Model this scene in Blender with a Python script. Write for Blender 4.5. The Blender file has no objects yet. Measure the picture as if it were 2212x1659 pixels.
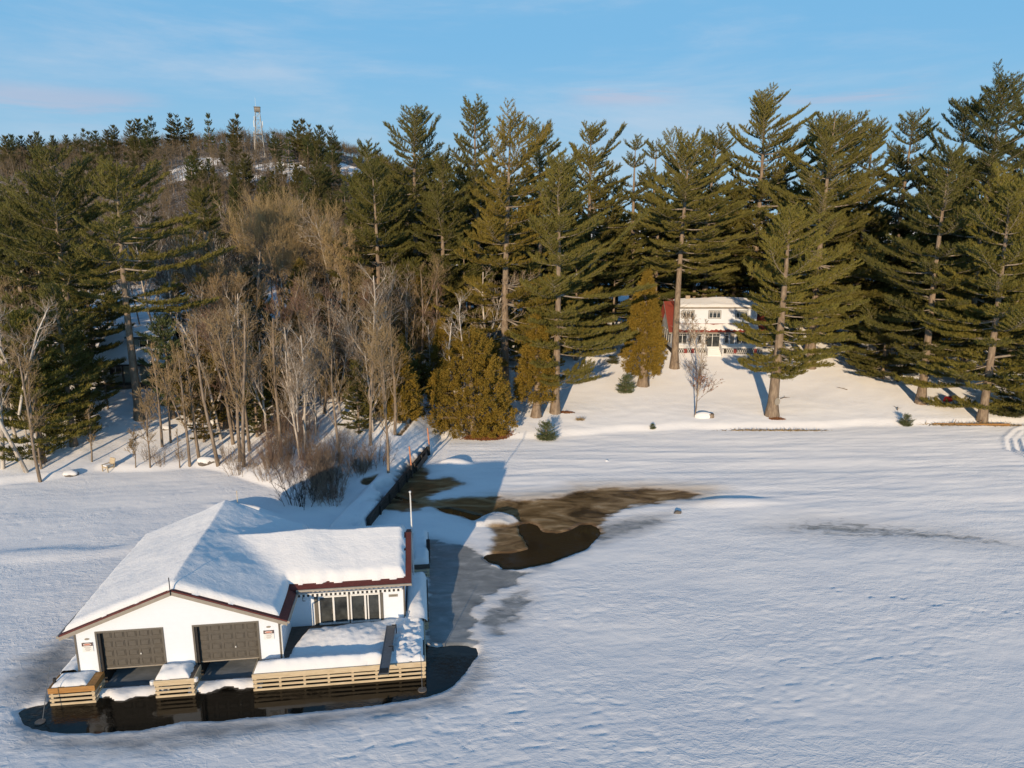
import bpy, math, random, colorsys
import numpy as np
from mathutils import Vector, Matrix
random.seed(11)
S=bpy.context.scene; COL=S.collection
R=math.radians
# ---------------------------------------------------------------- camera
cam=bpy.data.cameras.new('camera'); CAM=bpy.data.objects.new('camera',cam); COL.objects.link(CAM)
CAM.location=(0,0,20); CAM.rotation_euler=(R(90-12.3),0,0)
cam.sensor_width=36; cam.lens=1563/2212*36; cam.clip_start=.5; cam.clip_end=9000
S.camera=CAM
# ---------------------------------------------------------------- world, sun, exposure
SUN_EL,SUN_AZ=10.1,12.4      # elevation; light travels 10 degrees right of straight ahead
W=bpy.data.worlds.new('World'); S.world=W; W.use_nodes=True
nt=W.node_tree; nd=nt.nodes; lk=nt.links
for n in list(nd): nd.remove(n)
out=nd.new('ShaderNodeOutputWorld'); bg=nd.new('ShaderNodeBackground'); bg.inputs['Strength'].default_value=.15
sky=nd.new('ShaderNodeTexSky'); sky.sky_type='NISHITA'; sky.sun_disc=False
sky.sun_elevation=R(SUN_EL); sky.sun_rotation=R(180+SUN_AZ); sky.altitude=300; sky.air_density=1.0; sky.dust_density=.3; sky.ozone_density=2.2
tc=nd.new('ShaderNodeTexCoord')
def cloud(scale,loc,lo,hi,prev,col,fac,zr,xr=None,rot=0):
    mp=nd.new('ShaderNodeMapping'); mp.inputs['Scale'].default_value=scale; mp.inputs['Location'].default_value=loc; mp.inputs['Rotation'].default_value=(0,R(rot),0)
    lk.new(tc.outputs['Generated'],mp.inputs[0])
    nz=nd.new('ShaderNodeTexNoise'); nz.inputs['Scale'].default_value=1; nz.inputs['Detail'].default_value=7; nz.inputs['Roughness'].default_value=.62; nz.inputs['Distortion'].default_value=.35
    lk.new(mp.outputs[0],nz.inputs['Vector'])
    rm=nd.new('ShaderNodeMapRange'); rm.interpolation_type='SMOOTHSTEP'
    rm.inputs[1].default_value=lo; rm.inputs[2].default_value=hi; rm.inputs[3].default_value=0; rm.inputs[4].default_value=fac
    lk.new(nz.outputs[0],rm.inputs[0]); cur=rm.outputs[0]
    sp=nd.new('ShaderNodeSeparateXYZ'); lk.new(tc.outputs['Generated'],sp.inputs[0])
    for ax,rg in ((2,zr),(0,xr)):
        if rg is None: continue
        a,b,c,d=rg
        for (u,v) in ((a,b),(d,c)):
            m=nd.new('ShaderNodeMapRange'); m.interpolation_type='SMOOTHSTEP'
            m.inputs[1].default_value=min(u,v); m.inputs[2].default_value=max(u,v)
            m.inputs[3].default_value=0 if u<v else 1; m.inputs[4].default_value=1 if u<v else 0
            lk.new(sp.outputs[ax],m.inputs[0])
            mu=nd.new('ShaderNodeMath'); mu.operation='MULTIPLY'; lk.new(cur,mu.inputs[0]); lk.new(m.outputs[0],mu.inputs[1]); cur=mu.outputs[0]
    mx=nd.new('ShaderNodeMix'); mx.data_type='RGBA'; lk.new(cur,mx.inputs[0]); lk.new(prev,mx.inputs[6]); mx.inputs[7].default_value=(*col,1)
    return mx.outputs[2]
CLOUD_W=(2.9,3.2,3.7); CLOUD_P=(2.5,2.5,3.1)
hs=nd.new('ShaderNodeHueSaturation'); hs.inputs['Saturation'].default_value=1.25; hs.inputs['Value'].default_value=.85; lk.new(sky.outputs[0],hs.inputs['Color'])
sh_=nd.new('ShaderNodeSeparateXYZ'); lk.new(tc.outputs['Generated'],sh_.inputs[0])
def band(prev,col,za,zb,fa):
    m=nd.new('ShaderNodeMapRange'); m.interpolation_type='SMOOTHSTEP'; m.inputs[1].default_value=za; m.inputs[2].default_value=zb; m.inputs[3].default_value=fa; m.inputs[4].default_value=0; lk.new(sh_.outputs[2],m.inputs[0])
    x=nd.new('ShaderNodeMix'); x.data_type='RGBA'; lk.new(m.outputs[0],x.inputs[0]); lk.new(prev,x.inputs[6]); x.inputs[7].default_value=(*col,1); return x.outputs[2]
base_sky=band(band(hs.outputs[0],(.95,2.25,3.6),.35,.75,.92),(1.75,2.75,3.5),-.02,.24,.95)
c=cloud((2.2,1,11),(0,0,0),.42,.75,base_sky,CLOUD_W,.5,(.02,.1,.6,.9),rot=6)
c=cloud((3,1,26),(3.1,0,1.2),.5,.72,c,CLOUD_W,.55,(.2,.27,.4,.5),(-.75,-.6,-.25,-.05),rot=5)
c=cloud((3.5,1,30),(5.2,0,2.4),.47,.62,c,CLOUD_P,.5,(.105,.125,.14,.16),(-.62,-.54,-.46,-.38),rot=-4)
c=cloud((3.5,1,34),(1.7,0,3.3),.47,.6,c,CLOUD_P,.5,(.145,.16,.17,.185),(.05,.12,.17,.24),rot=8)
c=cloud((3.5,1,34),(7.7,0,6.3),.45,.6,c,CLOUD_P,.5,(.135,.15,.165,.185),(.3,.36,.43,.5),rot=4)
lk.new(c,bg.inputs['Color']); lk.new(bg.outputs[0],out.inputs[0])
sl=bpy.data.lights.new('sun','SUN'); sl.energy=2.8; sl.angle=R(.5); sl.color=(1,.76,.50)
SUN=bpy.data.objects.new('sun',sl); COL.objects.link(SUN)
SUN.rotation_euler=Vector((math.sin(R(SUN_AZ))*math.cos(R(SUN_EL)),math.cos(R(SUN_AZ))*math.cos(R(SUN_EL)),-math.sin(R(SUN_EL)))).to_track_quat('-Z','Y').to_euler()
SUN.location=(-20,-60,60)
S.view_settings.view_transform='Standard'; S.view_settings.look='None'; S.view_settings.gamma=1; S.view_settings.exposure=.5
S.cycles.max_bounces=5; S.cycles.diffuse_bounces=2; S.cycles.glossy_bounces=3; S.cycles.transmission_bounces=3; S.cycles.transparent_max_bounces=4
S.cycles.caustics_reflective=False; S.cycles.caustics_refractive=False
# ---------------------------------------------------------------- terrain height (pure numpy)
SHORE=[(-400,54),(-40,53.6),(-37,54.6),(-34.8,57),(-30,56.8),(-26.7,58),(-22.8,55.9),(-18,52.6),(-16,50.6),(-13.5,48.4),
 (-11,46.2),(-9.9,46.2),(-7.8,61.5),(-6.9,66.5),(-4.3,67.4),(-2.2,66.0),(3.3,66.3),(8.8,68.3),(18.2,69.6),(27.5,69.7),(37.4,71),(52.7,71.9),(400,78)]
_sx=np.array([p[0] for p in SHORE],float); _sy=np.array([p[1] for p in SHORE],float)
def sstep(a,b,x):
    t=np.clip((x-a)/(b-a),0,1); return t*t*(3-2*t)
_RNG=np.random.RandomState(7); _PERM=_RNG.permutation(512); _GR=_RNG.rand(512)*2*np.pi
def perlin(x,y,seed=0):
    x=np.asarray(x,float)+seed*17.31; y=np.asarray(y,float)-seed*9.77
    xi=np.floor(x).astype(int); yi=np.floor(y).astype(int); xf=x-xi; yf=y-yi
    u=xf*xf*xf*(xf*(xf*6-15)+10); v=yf*yf*yf*(yf*(yf*6-15)+10)
    def g(i,j,dx,dy):
        a=_GR[_PERM[(_PERM[(xi+i)&511]+yi+j)&511]]; return np.cos(a)*dx+np.sin(a)*dy
    n00=g(0,0,xf,yf); n10=g(1,0,xf-1,yf); n01=g(0,1,xf,yf-1); n11=g(1,1,xf-1,yf-1)
    return (n00*(1-u)+n10*u)*(1-v)+(n01*(1-u)+n11*u)*v
def fbm(x,y,seed=0,oct=4):
    s=0; a=1.0
    for o in range(oct):
        s=s+a*perlin(x*2**o,y*2**o,seed+o*3); a*=.5
    return s
def hill_amp(x):
    dx=x+138.0
    r=np.exp(-np.power(np.abs(np.maximum(dx,0))/112.0,3.0))
    l=1.0-0.13*sstep(0,110,-dx)
    return 47.0*np.where(dx>0,r,l)
def hill_open(x,y):
    """bare snowy ledges on the hill"""
    o=0
    for cx,cy,rx,ry in ((-76,334,17,13),(-66,318,10,10),(-97,316,10,13),(-88,300,9,7),(-126,296,6,22),(-131,322,8,9),(-104,290,7,6)):
        o=np.maximum(o,1.15-((np.asarray(x)-cx)/rx)**2-((np.asarray(y)-cy)/ry)**2)
    return np.clip(o,0,1)+.5*fbm(np.asarray(x)*.16,np.asarray(y)*.12,44,3)*(o>0)
def land_h(x,y):
    x=np.asarray(x,float); y=np.asarray(y,float)
    d=y-np.interp(x,_sx,_sy)+0.5*perlin(x*.25,y*.1,5)
    left=1-sstep(-16,-6,x)
    dd=np.maximum(d,0)
    h=.38*sstep(0,1.3,dd)+ (1-left)*(.082*np.minimum(np.maximum(dd-1,0),30)+.045*np.maximum(dd-31,0)) \
      + left*(.13*np.minimum(np.maximum(dd-1.5,0),40)+.03*np.maximum(dd-41.5,0))
    # low flat behind the retaining wall
    flat=np.exp(-((x+13.0)/4.0)**2)*sstep(70,52,y)
    h=h*(1-.6*flat)
    h=h+sstep(2,12,dd)*.25*perlin(x*.09,y*.09,2)+sstep(20,60,dd)*.8*perlin(x*.03,y*.03,3)
    t=sstep(120,398,y); b=sstep(150,300,y)
    h=h+hill_amp(x)*t**1.15*0.97+b*4.0*perlin(x*.02,y*.02,8)*hill_amp(x)/47
    h=np.where(y>398,h-(y-398)*.02,h)
    return h
# ---------------------------------------------------------------- placement tables (world metres)
PINES=[
(-56.64, 84.0, 20.6, 3.68, 0.1, 0.2, 'g', 'pine with a broad dark crown cut by the left edge of the photo'),
(-44.67, 73.0, 25.65, 4.93, 0.1, 0.1, 'g', 'broad bushy dark pine, the tallest of the trees left of the snowy cottage'),
(-35.82, 67.37, 25.15, 3.71, 0.45, 0.5, 'o', 'windswept pine with bare grey limbs streaming to the right, standing beside the snowy cottage'),
(-44.68, 108.0, 20.85, 3.11, 0.15, 0.1, 'g', 'dark pine standing just right of and behind the windswept pine'),
(-45.75, 78.0, 16.2, 2.73, 0.08, 0.1, 'g', 'dense dark pine between the tallest left pine and the windswept pine'),
(-39.2, 57.63, 13.15, 2.38, 0.06, 0, 'y', 'young pine nearest the ice on the left, with sunlit yellow green boughs'),
(-38.41, 60.84, 14.7, 2.05, 0.1, 0, 'g', 'young dark pine beside the driveway gap left of the snowy cottage'),
(-43.87, 64.0, 10.9, 2.24, 0.06, 0, 'g', 'young pine behind the forked bare maple at the far left shore'),
(-33.07, 68.26, 10.55, 1.88, 0.16, 0, 'b', "small blue green pine growing in front of the snowy cottage's right end"),
(-12.39, 96.0, 30.4, 4.92, 0.28, 0.1, 'g', 'tall pine with a rounded top alone against the sky right of the hill'),
(-16.24, 88.0, 22.95, 3.3, 0.12, 0.05, 'g', 'full green pine left of the tall round topped pine'),
(-8.34, 90.0, 25.95, 3.49, 0.12, 0.1, 'g', 'dark pine filling the gap right of the tall round topped pine'),
(-4.65, 101.0, 34.1, 3.91, 0.3, 0.15, 'g', 'tall open pine with a ragged top behind the golden pine'),
(-0.77, 79.0, 30.95, 5.53, 0.12, 0.25, 'gold', 'great golden green pine with layered boughs above the cedars, the yellowest of the tall pines'),
(3.48, 97.0, 30.9, 3.76, 0.2, 0.2, 'g', 'pine top showing just right of the golden pine'),
(4.5, 73.19, 26.45, 3.66, 0.14, 0.42, 'o', 'big pine swept to the right with a pale bare upper trunk, beside the golden pine'),
(10.58, 101.0, 31.15, 5.3, 0.25, 0.4, 'o', 'flat topped pine leaning right above the swept pine'),
(17.98, 109.0, 30.1, 2.73, 0.3, 0.1, 'g', 'narrow pine with a slim pointed top, left one of the two slim tops'),
(21.12, 113.0, 30.7, 2.68, 0.3, 0.1, 'g', 'narrow pine with a slim pointed top, right one of the two slim tops'),
(20.89, 91.3, 29.65, 4.57, 0.45, 0.2, 'o', 'pine with a long bare trunk standing in front of the white house'),
(29.3, 110.0, 31.7, 4.26, 0.3, 0.1, 'g', 'pine rising directly behind the white house roof'),
(29.1, 120.0, 26.65, 4.5, 0.4, 0.1, 'g', 'forked pine in the shade behind the white house'),
(37.26, 113.0, 36.65, 6.5, 0.2, 0.25, 'o', 'tallest ragged pine, its open top standing over the lawn'),
(38.5, 91.72, 32.95, 6.42, 0.16, 0.2, 'o', 'wide olive pine with fanned upper limbs, right of the white house'),
(27.1, 73.03, 21.9, 3.93, 0.235, 0.42, 'y', 'bushy sunlit pine on the lawn with a satellite dish on its thick trunk'),
(42.07, 101.0, 32.85, 4.17, 0.25, 0.1, 'g', 'round topped pine right of the wide olive pine'),
(47.34, 106.0, 30.8, 2.39, 0.25, 0.1, 'g', 'thin pine squeezed between two round topped pines'),
(47.68, 100.0, 32.2, 3.25, 0.2, 0.1, 'g', 'dark pine with a full pointed top above the shaded clearing'),
(52.19, 100.0, 33.15, 4.13, 0.3, 0.1, 'g', 'open pine with two ragged tops above the shaded clearing'),
(44.97, 77.4, 27.85, 5.23, 0.18, 0.1, 'g', 'pine with a thick trunk at the edge of the lawn and spreading lower boughs'),
(53.93, 91.0, 34.1, 4.66, 0.15, 0.1, 'd', 'dark tall pine left of the highest pines at the right edge'),
(54.83, 86.0, 35.55, 5.59, 0.12, 0.1, 'd', 'very dark wide pine, highest of all at the right edge'),
(61.78, 90.0, 35.45, 5.63, 0.12, 0.1, 'd', 'dark pine cut by the right edge of the photo behind the highest one'),
(48.57, 72.31, 25.3, 5.33, 0.08, 0, 'y', 'olive pine with low boughs sweeping the snow near the driftwood'),
(54.49, 72.92, 22.65, 4.79, 0.06, 0, 'g', 'leafy pine cut by the right edge of the photo above the snowmobile track'),
(45.43, 86.94, 10.2, 3.37, 0.12, 0, 'g', 'small young pine between the two thick trunked lawn pines'),
(-39.32, 64.35, 9.25, 1.45, 0.06, 0, 'g', 'short bushy pine at the driveway edge just left of the snowy cottage'),
(-45.64, 66.0, 12.15, 2.15, 0.1, 0, 'g', 'half grown pine at the far left between the two white birches'),
]
CEDARS=[
(-3.98, 68.08, 10.15, 3.75, 0.02, 'c', 'big rounded golden cedar at the beach beside the leaf pile'),
(-7.38, 76.0, 9.15, 1.9, 0.05, 'c', 'dark narrow cedar behind the big rounded cedar'),
(2.47, 71.94, 10.6, 1.98, 0.16, 'c', 'ragged cedar with a pale flared trunk right of the big rounded cedar'),
(15.41, 83.41, 13.65, 2.45, 0.1, 'c', 'tall slim cedar standing alone on the lawn left of the white house'),
(-24.33, 84.0, 12.55, 2.1, 0.1, 'c2', 'brown green cedar among the bare trees below the golden crowned tree'),
(-10.36, 65.17, 7.4, 1.87, 0.06, 'c', 'cedar behind the thicket beside the frozen creek'),
(-13.14, 65.96, 4.65, 1.48, 0.1, 'c2', 'smaller cedar left of the one beside the frozen creek'),
(-17.38, 71.0, 6.05, 1.51, 0.2, 'c2', 'thin cedar deep among the bare trees in the middle of the grove'),
(-9.67, 74.0, 4.0, 1.39, 0.1, 'c2', 'narrow cedar hugging the left side of the big rounded cedar'),
(-25.56, 72.0, 5.1, 1.53, 0.15, 'c2', 'dark cedar at the left of the bare grove'),
(-29.33, 71.28, 5.7, 1.34, 0.3, 'c2', 'dark cedar right of the small blue green pine'),
(-11.86, 68.0, 4.75, 1.28, 0.08, 'c2', 'squat cedar in the thicket just behind the retaining wall'),
(-16.42, 76.0, 6.95, 1.62, 0.1, 'c2', 'cedar behind the snapped white birch tops'),
(-21.27, 80.0, 8.95, 1.6, 0.15, 'c2', 'cedar below the tall white birch in the grove'),
(-22.02, 68.0, 4.7, 1.19, 0.2, 'c2', "low brown cedar behind the clump at the thicket's left end"),
(-11.26, 86.0, 9.65, 2.15, 0.1, 'c', 'tall cedar at the foot of the round topped pine'),
(-29.96, 80.0, 9.15, 1.7, 0.15, 'c2', 'tall dark cedar behind the left part of the grove'),
(-30.98, 72.0, 7.35, 1.35, 0.25, 'c2', 'cedar between the cottage and the grove'),
(-13.53, 75.0, 6.5, 2.06, 0.06, 'c2', 'broad brown green cedar filling the right end of the grove'),
(-18.89, 73.0, 5.95, 1.64, 0.08, 'c2', 'brown green cedar under the white birches in mid grove'),
(-27.3, 66.0, 8.05, 1.32, 0.12, 'c2', 'olive cedar standing among the bare stems near the cottage drive'),
]
BARE=[
(-39.27, 55.79, 17.25, 1.92, 'w', 'white birch with forked limbs at the far left edge of the shore'),
(-41.58, 56.23, 15.55, 2.18, 'w', "white birch leaning over the photo's left edge"),
(-37.5, 54.57, 13.1, 2.05, 'b', "forked bare maple at the water's edge on the far left, two stems from one root"),
(-29.01, 92.0, 21.15, 7.82, 'y', 'huge bare tree with a golden dome of twigs and white limbs above the grove'),
(-22.64, 90.0, 18.25, 3.49, 'w', 'tall white birch right of the golden domed tree'),
(-18.9, 86.0, 16.0, 2.37, 'y', 'upright bare poplar with golden twigs right of the tall white birch'),
(-12.44, 84.0, 11.55, 2.94, 'w', 'white birch whose bare top spreads in front of the dark pines'),
(-24.29, 74.0, 12.5, 2.13, 'b', 'bare tree with an egg shaped crown in the middle of the grove'),
(-27.12, 76.0, 15.45, 1.9, 'b', 'slender bare tree left of the egg shaped one'),
(-4.81, 68.27, 14.15, 1.79, 'w', 'dead white birch standing up out of the big rounded cedar'),
(-2.73, 80.0, 15.1, 2.3, 'w', 'dead birch with fine pale branches at the foot of the golden pine'),
(21.09, 80.03, 9.95, 1.2, 'w', 'thin white birch on the lawn in front of the white house'),
(18.93, 72.63, 6.85, 2.09, 'l', 'small bare tree on the lawn still holding a few russet leaves'),
(-26.5, 63.42, 12.7, 1.67, 'w', 'leaning white birch at the left of the bare grove'),
(-19.5, 62.2, 10.8, 1.79, 'w', 'white stemmed birch in the middle of the bare grove'),
(-16.26, 67.0, 10.05, 2.09, 'w', 'white birch with three snapped white tops above the thicket'),
(-30.18, 57.49, 7.2, 1.44, 'b', 'bare maple right of the wooden chair at the ice edge'),
(-31.37, 57.43, 3.5, 0.86, 'b', 'thin sapling beside the wooden chair'),
(-27.88, 57.83, 3.4, 0.36, 'b', 'bare broken pole of a tree at the ice edge, nearly limbless'),
(-27.2, 58.2, 9.9, 1.24, 'b', 'slim bare tree second from the limbless pole'),
(-26.62, 58.84, 11.85, 1.4, 'b', 'slim bare tree behind the snowy rock at the ice edge'),
(-24.65, 57.9, 13.55, 1.74, 'b', 'tall curved bare tree just right of the snowy rock'),
(-22.25, 57.11, 13.85, 1.78, 'b', 'clump of tall bare stems at the left end of the thicket'),
(-22.94, 58.31, 12.9, 1.31, 'b', "straight bare stem behind the clump at the thicket's left end"),
(-30.99, 61.44, 9.45, 1.23, 'b', 'bare tree beside the small woodpile under the cottage'),
(-30.65, 62.34, 9.4, 1.17, 'b', 'second bare tree beside the small woodpile under the cottage'),
(-23.73, 64.57, 12.6, 1.37, 'b', 'slender pale bare tree rising from a snowy hump in the grove'),
(-19.59, 58.63, 13.25, 1.91, 'b', 'dark many stemmed tree rooted in the thicket'),
(-35.5, 58.29, 4.85, 0.58, 'b', 'short bare sapling by the left snowy rock'),
(-34.21, 80.0, 13.2, 2.1, 'b', 'bare tree with pale twigs right of the windswept pine'),
(-33.01, 84.0, 15.7, 2.31, 'b', 'bare tree filling the gap left of the golden domed tree'),
(-13.69, 78.0, 10.75, 1.95, 'r', "reddish bare tree right of the grove's cedars"),
(-14.58, 72.0, 9.1, 1.89, 'b', 'bare tree leaning right above the thicket'),
(-8.24, 78.0, 12.7, 1.76, 'r', 'reddish bare tree behind the big rounded cedar'),
]
W1=[(-20.8, 26.79), (-20.76, 27.09), (-20.39, 27.27), (-19.97, 27.39), (-20.12, 28.02), (-20.14, 30.06), (-11.37, 31.57), (-9.88, 34.56), (-5.43, 34.11), (-4.46, 32.38), (-4.09, 31.81), (-3.63, 31.73), (-2.97, 31.85), (-2.17, 31.77), (-1.71, 31.57), (-1.58, 31.18), (-1.71, 30.61), (-2.05, 29.81), (-2.51, 28.77), (-2.97, 28.15), (-4.12, 27.67), (-6.04, 27.21), (-7.93, 26.88), (-10.54, 26.52), (-11.98, 26.26), (-13.5, 26.23), (-14.33, 25.95), (-15.12, 25.65), (-16.75, 25.54), (-18.26, 25.56), (-19.41, 25.76), (-20.24, 26.15)]
W2=[(0.4, 46.29), (1.14, 46.81), (1.74, 46.29), (2.11, 45.29), (3.0, 45.05), (3.84, 45.54), (4.63, 46.42), (5.37, 46.55), (5.9, 45.79), (5.97, 45.05), (5.37, 43.75), (4.65, 42.41), (3.24, 41.35), (2.27, 40.54), (1.35, 40.14), (0.44, 39.75), (-0.54, 39.75), (-0.82, 40.34), (-1.47, 40.74), (-1.82, 41.35), (-1.6, 41.88), (-0.01, 42.09), (1.04, 42.63), (0.78, 43.98), (0.49, 44.93)]
CR=[(-9.4, 52.25), (-8.31, 51.57), (-6.7, 50.37), (-5.51, 49.64), (-4.13, 49.22), (-2.76, 48.32), (-1.98, 48.02), (-2.69, 47.06), (-3.49, 47.83), (-4.61, 48.42), (-6.0, 49.85), (-7.7, 50.7), (-9.29, 51.57)]
MUD1=[(-9.57, 49.02), (-9.24, 52.25), (-8.98, 56.68), (-7.6, 61.71), (-7.6, 58.88), (-6.92, 56.95), (-6.76, 55.51), (-5.06, 55.59), (-4.27, 54.88), (-3.93, 54.38), (-4.31, 53.65), (-5.17, 52.94), (-6.34, 51.46), (-5.84, 50.59), (-3.73, 51.35), (-1.05, 51.35), (-1.13, 51.03), (0.55, 50.72), (1.9, 50.88), (3.97, 51.64), (4.97, 52.59), (7.01, 53.24), (9.92, 53.15), (12.79, 52.92), (14.25, 51.8), (13.68, 51.33), (11.71, 50.57), (8.75, 49.55), (6.89, 47.87), (5.98, 46.42), (6.0, 44.93), (4.33, 43.07), (2.27, 40.54), (-0.46, 39.95), (-1.4, 41.35), (-1.35, 42.85), (-1.09, 43.98), (-1.32, 45.42), (-2.07, 46.42), (-2.61, 46.94), (-2.77, 47.06), (-3.49, 47.83), (-4.59, 48.22), (-5.45, 49.12), (-6.27, 49.43), (-6.69, 49.02), (-7.87, 48.62)]
SP=[(-2.61, 46.55), (-2.23, 47.73), (-1.61, 48.14), (-0.65, 48.0), (0.31, 47.07), (0.51, 46.68), (-0.21, 46.12), (-1.14, 46.12), (-1.95, 45.96), (-2.46, 45.96)]
ICE1=[(-5.51, 43.98), (-4.17, 43.3), (-2.79, 42.85), (-1.98, 41.77), (-0.81, 39.75), (0.44, 39.46), (1.33, 39.46), (0.16, 37.72), (-1.26, 36.78), (-1.65, 36.04), (-1.99, 34.78), (-1.92, 33.32), (-1.88, 32.49), (-1.55, 31.83), (-2.41, 31.57), (-3.3, 31.7), (-4.25, 31.7)]
ICE2=[(-0.98, 35.56), (-0.01, 36.86), (0.92, 37.2), (1.06, 35.88), (0.54, 34.33), (-0.08, 33.18), (-0.68, 32.49), (-1.29, 32.9), (-1.79, 33.75), (-1.67, 34.63)]
ICE3=[(-21.98, 28.02), (-22.75, 30.43), (-22.37, 31.57), (-21.86, 32.8), (-20.03, 30.06), (-20.16, 28.02), (-20.76, 27.39)]
ICE4=[(-20.09, 25.92), (-18.33, 25.37), (-15.01, 25.43), (-13.03, 26.04), (-10.47, 26.32), (-6.0, 27.0), (-2.95, 27.92), (-2.21, 29.01), (-1.45, 30.8), (-1.29, 29.35), (-2.11, 27.55), (-4.01, 26.79), (-6.61, 26.21), (-10.15, 25.37), (-14.52, 24.46), (-17.22, 24.46), (-19.27, 25.11)]
ICE5=[(16.66, 45.54), (21.14, 47.35), (24.07, 46.7), (26.76, 45.76), (29.53, 45.16), (31.76, 43.85), (32.74, 42.87), (29.43, 43.01), (25.73, 43.85), (21.1, 44.28)]
ICE6=[(5.67, 46.42), (7.43, 47.2), (9.83, 47.73), (11.16, 48.0), (10.31, 46.42), (8.5, 44.93), (6.35, 43.75), (4.25, 42.2), (2.26, 40.34), (1.33, 39.56), (1.36, 40.34), (3.23, 41.15), (5.34, 43.52)]
BRN=[(-1.03, 51.33), (4.01, 52.11), (5.29, 53.57), (10.05, 53.91), (13.53, 53.57), (15.75, 53.08), (14.1, 51.18), (7.29, 50.88), (1.67, 50.57)]
POOL=[(-12.02, 53.78), (-11.91, 54.53), (-10.54, 55.03), (-10.71, 54.03), (-11.04, 52.7), (-11.72, 53.18)]
CRK=[(-10.71, 62.52), (-10.12, 63.85), (-9.82, 65.93), (-9.86, 69.31), (-9.91, 71.33), (-8.92, 71.33), (-8.9, 69.31), (-9.3, 66.66), (-9.58, 64.18), (-9.88, 62.2)]
# ---------------------------------------------------------------- helpers
def tag(o,label=None,cat=None,group=None,kind=None):
    if label: o['label']=label
    if cat: o['category']=cat
    if group: o['group']=group
    if kind: o['kind']=kind
    return o
def empty(name,loc=(0,0,0),rz=0,label=None,cat=None,group=None):
    o=bpy.data.objects.new(name,None); COL.objects.link(o); o.location=loc; o.rotation_euler=(0,0,rz); o.empty_display_size=.2
    return tag(o,label,cat,group)
def link(name,me,parent=None,color=None):
    o=bpy.data.objects.new(name,me); COL.objects.link(o)
    if parent: o.parent=parent
    if color: o.color=(*color,1)
    return o
def arr_mesh(name,V,F,mats,smooth=False,mi=None):
    """V (n,3), F (m,3|4)"""
    me=bpy.data.meshes.new(name); V=np.ascontiguousarray(V,dtype=np.float32); F=np.ascontiguousarray(F,dtype=np.int32)
    me.vertices.add(len(V)); me.vertices.foreach_set('co',V.ravel())
    k=F.shape[1]; me.loops.add(F.size); me.loops.foreach_set('vertex_index',F.ravel())
    me.polygons.add(len(F)); me.polygons.foreach_set('loop_start',np.arange(len(F),dtype=np.int32)*k)
    if smooth: me.polygons.foreach_set('use_smooth',np.ones(len(F),dtype=bool))
    for m in (mats if isinstance(mats,(list,tuple)) else [mats]): me.materials.append(m)
    if mi is not None: me.polygons.foreach_set('material_index',np.asarray(mi,dtype=np.int32))
    me.update(calc_edges=True); me.validate(); return me
class MB:
    def __init__(s): s.v=[]; s.f=[]; s.m=[]
    def face(s,pts,m=0):
        n=len(s.v); s.v+=[tuple(p) for p in pts]; s.f.append(tuple(range(n,n+len(pts)))); s.m.append(m); return s
    def box(s,x0,x1,y0,y1,z0,z1,m=0):
        return s.hexa([(x0,y0,z0),(x1,y0,z0),(x1,y1,z0),(x0,y1,z0),(x0,y0,z1),(x1,y0,z1),(x1,y1,z1),(x0,y1,z1)],m)
    def hexa(s,p,m=0):
        n=len(s.v); s.v+=[tuple(q) for q in p]
        for f in ((3,2,1,0),(4,5,6,7),(0,1,5,4),(1,2,6,5),(2,3,7,6),(3,0,4,7)): s.f.append(tuple(n+i for i in f)); s.m.append(m)
        return s
    def prism(s,poly,off,m=0):
        """closed polygon (3d pts) extruded by vector off"""
        n=len(s.v); k=len(poly); s.v+=[tuple(p) for p in poly]+[tuple(p[i]+off[i] for i in range(3)) for p in poly]
        s.f.append(tuple(range(n+k-1,n-1,-1))); s.m.append(m); s.f.append(tuple(range(n+k,n+2*k))); s.m.append(m)
        for i in range(k): j=(i+1)%k; s.f.append((n+i,n+j,n+k+j,n+k+i)); s.m.append(m)
        return s
    def bar(s,a,b,r0,r1=None,n=6,m=0,caps=True):
        a=Vector(a); b=Vector(b); r1=r0 if r1 is None else r1; d=(b-a).normalized()
        u=d.orthogonal().normalized(); w=d.cross(u); k=len(s.v)
        for q,r in ((a,r0),(b,r1)):
            for i in range(n):
                t=2*math.pi*i/n; s.v.append(tuple(q+u*(r*math.cos(t))+w*(r*math.sin(t))))
        for i in range(n): j=(i+1)%n; s.f.append((k+i,k+j,k+n+j,k+n+i)); s.m.append(m)
        if caps: s.f.append(tuple(k+i for i in range(n-1,-1,-1))); s.m.append(m); s.f.append(tuple(k+n+i for i in range(n))); s.m.append(m)
        return s
    def path(s,pts,rs,n=6,m=0):
        for i in range(len(pts)-1): s.bar(pts[i],pts[i+1],rs[i],rs[i+1],n,m)
        return s
    def build(s,name,mats,parent=None,smooth=False,bevel=0,color=None):
        me=bpy.data.meshes.new(name); me.from_pydata(s.v,[],s.f)
        for mm in (mats if isinstance(mats,(list,tuple)) else [mats]): me.materials.append(mm)
        me.polygons.foreach_set('material_index',s.m)
        if smooth: me.polygons.foreach_set('use_smooth',[True]*len(s.f))
        me.update(); o=link(name,me,parent,color)
        if bevel:
            b=o.modifiers.new('bevel','BEVEL'); b.width=bevel; b.segments=2; b.limit_method='ANGLE'; b.angle_limit=R(50)
        return o
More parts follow.
